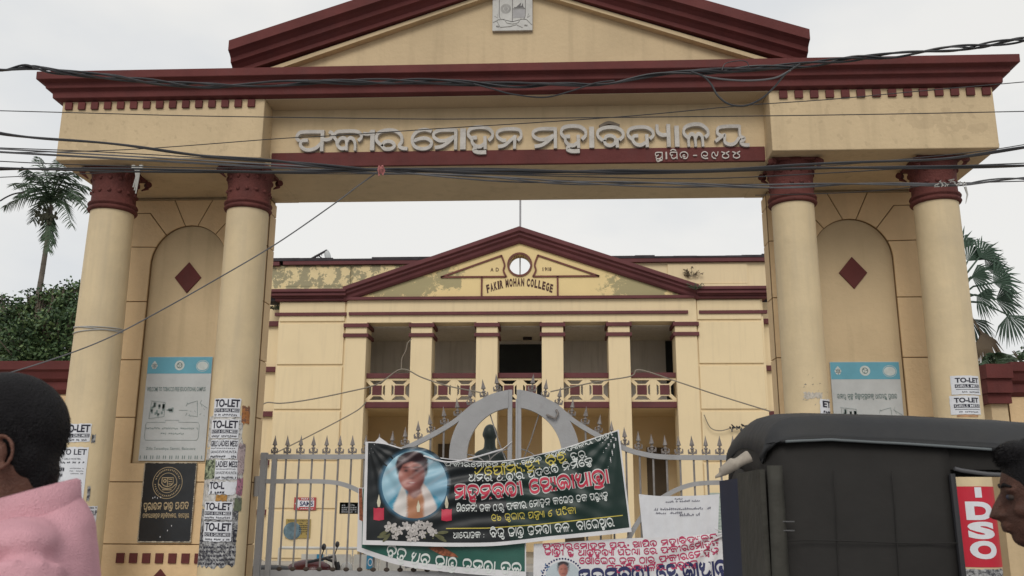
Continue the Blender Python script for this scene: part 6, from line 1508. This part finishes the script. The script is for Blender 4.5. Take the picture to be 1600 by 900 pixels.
# areca-like palm, left
Yp_ = 17.0; c0 = at(80, 322, Yp_); b0 = at(60, 460, Yp_)
t = thing('feather_palm', (b0.x-.5, Yp_, 0), 'slender feather palm rising behind the tree left of the gateway', 'palm')
m = MB(); pts = [Vector((b0.x-.5, Yp_, 0)), Vector((b0.x-.1, Yp_, b0.z-1.2)), b0, at(70,400,Yp_), at(77,350,Yp_), c0]; P = catmull(pts, 8)
m.tube(P, [.065-.03*i/len(P) for i in range(len(P))], 10)
for i, p in enumerate(P[::2]): m.tube([p, p+Vector((0,0,.02))], [.067-.03*i*2/len(P)]*2, 10)
m.build('trunk', mat('palm_trunk_grey', (.14,.12,.10), .9, .35, 8), t)
for (x, y, dr) in ((20,288,.35),(8,322,.35),(36,262,.3),(62,246,.2),(92,250,.2),(120,268,.35),(138,292,.4),(140,330,.5),(112,352,.45),(52,345,.35),(28,304,.4),(128,310,.45),(100,270,.3),(48,272,.3)):
    e = at(x, y, Yp_+random.uniform(-.8,.8)); frond(at(79,316,Yp_), e, dr*.55, 16, .30, PALM, t, .020)
for (x, y) in ((76,392),(84,380),(70,372)): frond(at(80,330,Yp_), at(x, y, Yp_+random.uniform(-.2,.2)), .02, 12, .24, PALM, t, .03)
m = MB(); rnd = random.Random(5)
for k in range(50): q = at(62+rnd.gauss(8,8), 338+rnd.gauss(0,5), Yp_-.1); m.ell(q, (.03,.03,.04), 6, 4)
m.build('fruit_cluster', mat('palm_fruit', (.05,.05,.03), .7), t)
# fan palm, right
def fan(root, c, d, R_, t, mm, n=22, spread=2.6, fold=.0):
    V = Vector; m = MB(); m.tube([root, root.lerp(c,.5)+V((0,0,.08)), c], [.018,.014,.011], 6)
    d = d.normalized(); sd = d.cross(V((0,1,.15))).normalized(); nn = d.cross(sd)
    for k in range(n):
        a = -spread/2+spread*k/(n-1); u = (d*cos(a)+sd*sin(a)); l = R_*(.78+.22*cos(a))*random.uniform(.9,1.04); w_ = (sd*cos(a)-d*sin(a))*R_*.036
        mid = c+u*l*.62+nn*(.02 if k % 2 else -.02)*R_*2; e = c+u*l+V((0,0,-.22*R_*random.uniform(.3,1.6)))
        m.add([c, mid-w_, e-w_*.10, e+w_*.10, mid+w_], [[0,1,2,3,4]])
    m.build('fan_leaf', mm, t)
Yf_ = 13.0; cr_ = at(1492, 470, Yf_)
t = thing('fan_palm', (cr_.x, Yf_, 0), 'fan palm showing its pleated leaves right of the gateway', 'palm')
m = MB(); m.tube([(cr_.x, Yf_, 0), (cr_.x+.03, Yf_, 2.5), cr_], [.15,.13,.11], 12); m.build('trunk', mat('palm_trunk_grey', (.14,.12,.10), .9, .35, 8), t)
for (cx_, cy_, tx_, ty_, R_, mm) in ((1512,408,1522,372,.42,PALMF),(1530,402,1556,376,.40,PALMF),(1540,420,1572,400,.40,PALMF),(1552,442,1590,424,.44,PALMF),(1556,468,1598,464,.42,PALMF),(1518,432,1548,432,.36,PALMF),(1575,492,1590,520,.40,PALMF),(1516,498,1530,528,.40,PALMF),(1532,516,1550,556,.44,PALMD),(1534,522,1536,560,.38,PALMD),(1500,390,1500,355,.40,PALMF),(1526,462,1552,474,.34,PALMF)):
    c = at(cx_, cy_, Yf_+random.uniform(-.3,.3)); e = at(tx_, ty_, c.y); fan(cr_, c, e-c, R_, t, mm, spread=2.1 if mm is PALMF else 1.1)
Yq = 12.0; c0 = at(1560, 585, Yq); t = thing('feather_palm', (c0.x, Yq, 0), 'low young feather palm poking above the coping of the right wall', 'palm')
m = MB(); m.tube([(c0.x, Yq, 0), c0], [.07,.05], 8); m.build('trunk', WOOD, t)
for (x, y) in ((1532,568),(1542,556),(1556,552),(1572,554),(1586,562),(1592,574),(1536,580)): frond(c0, at(x, y, Yq+random.uniform(-.3,.3)), .10, 10, .16, PALM, t, .022)
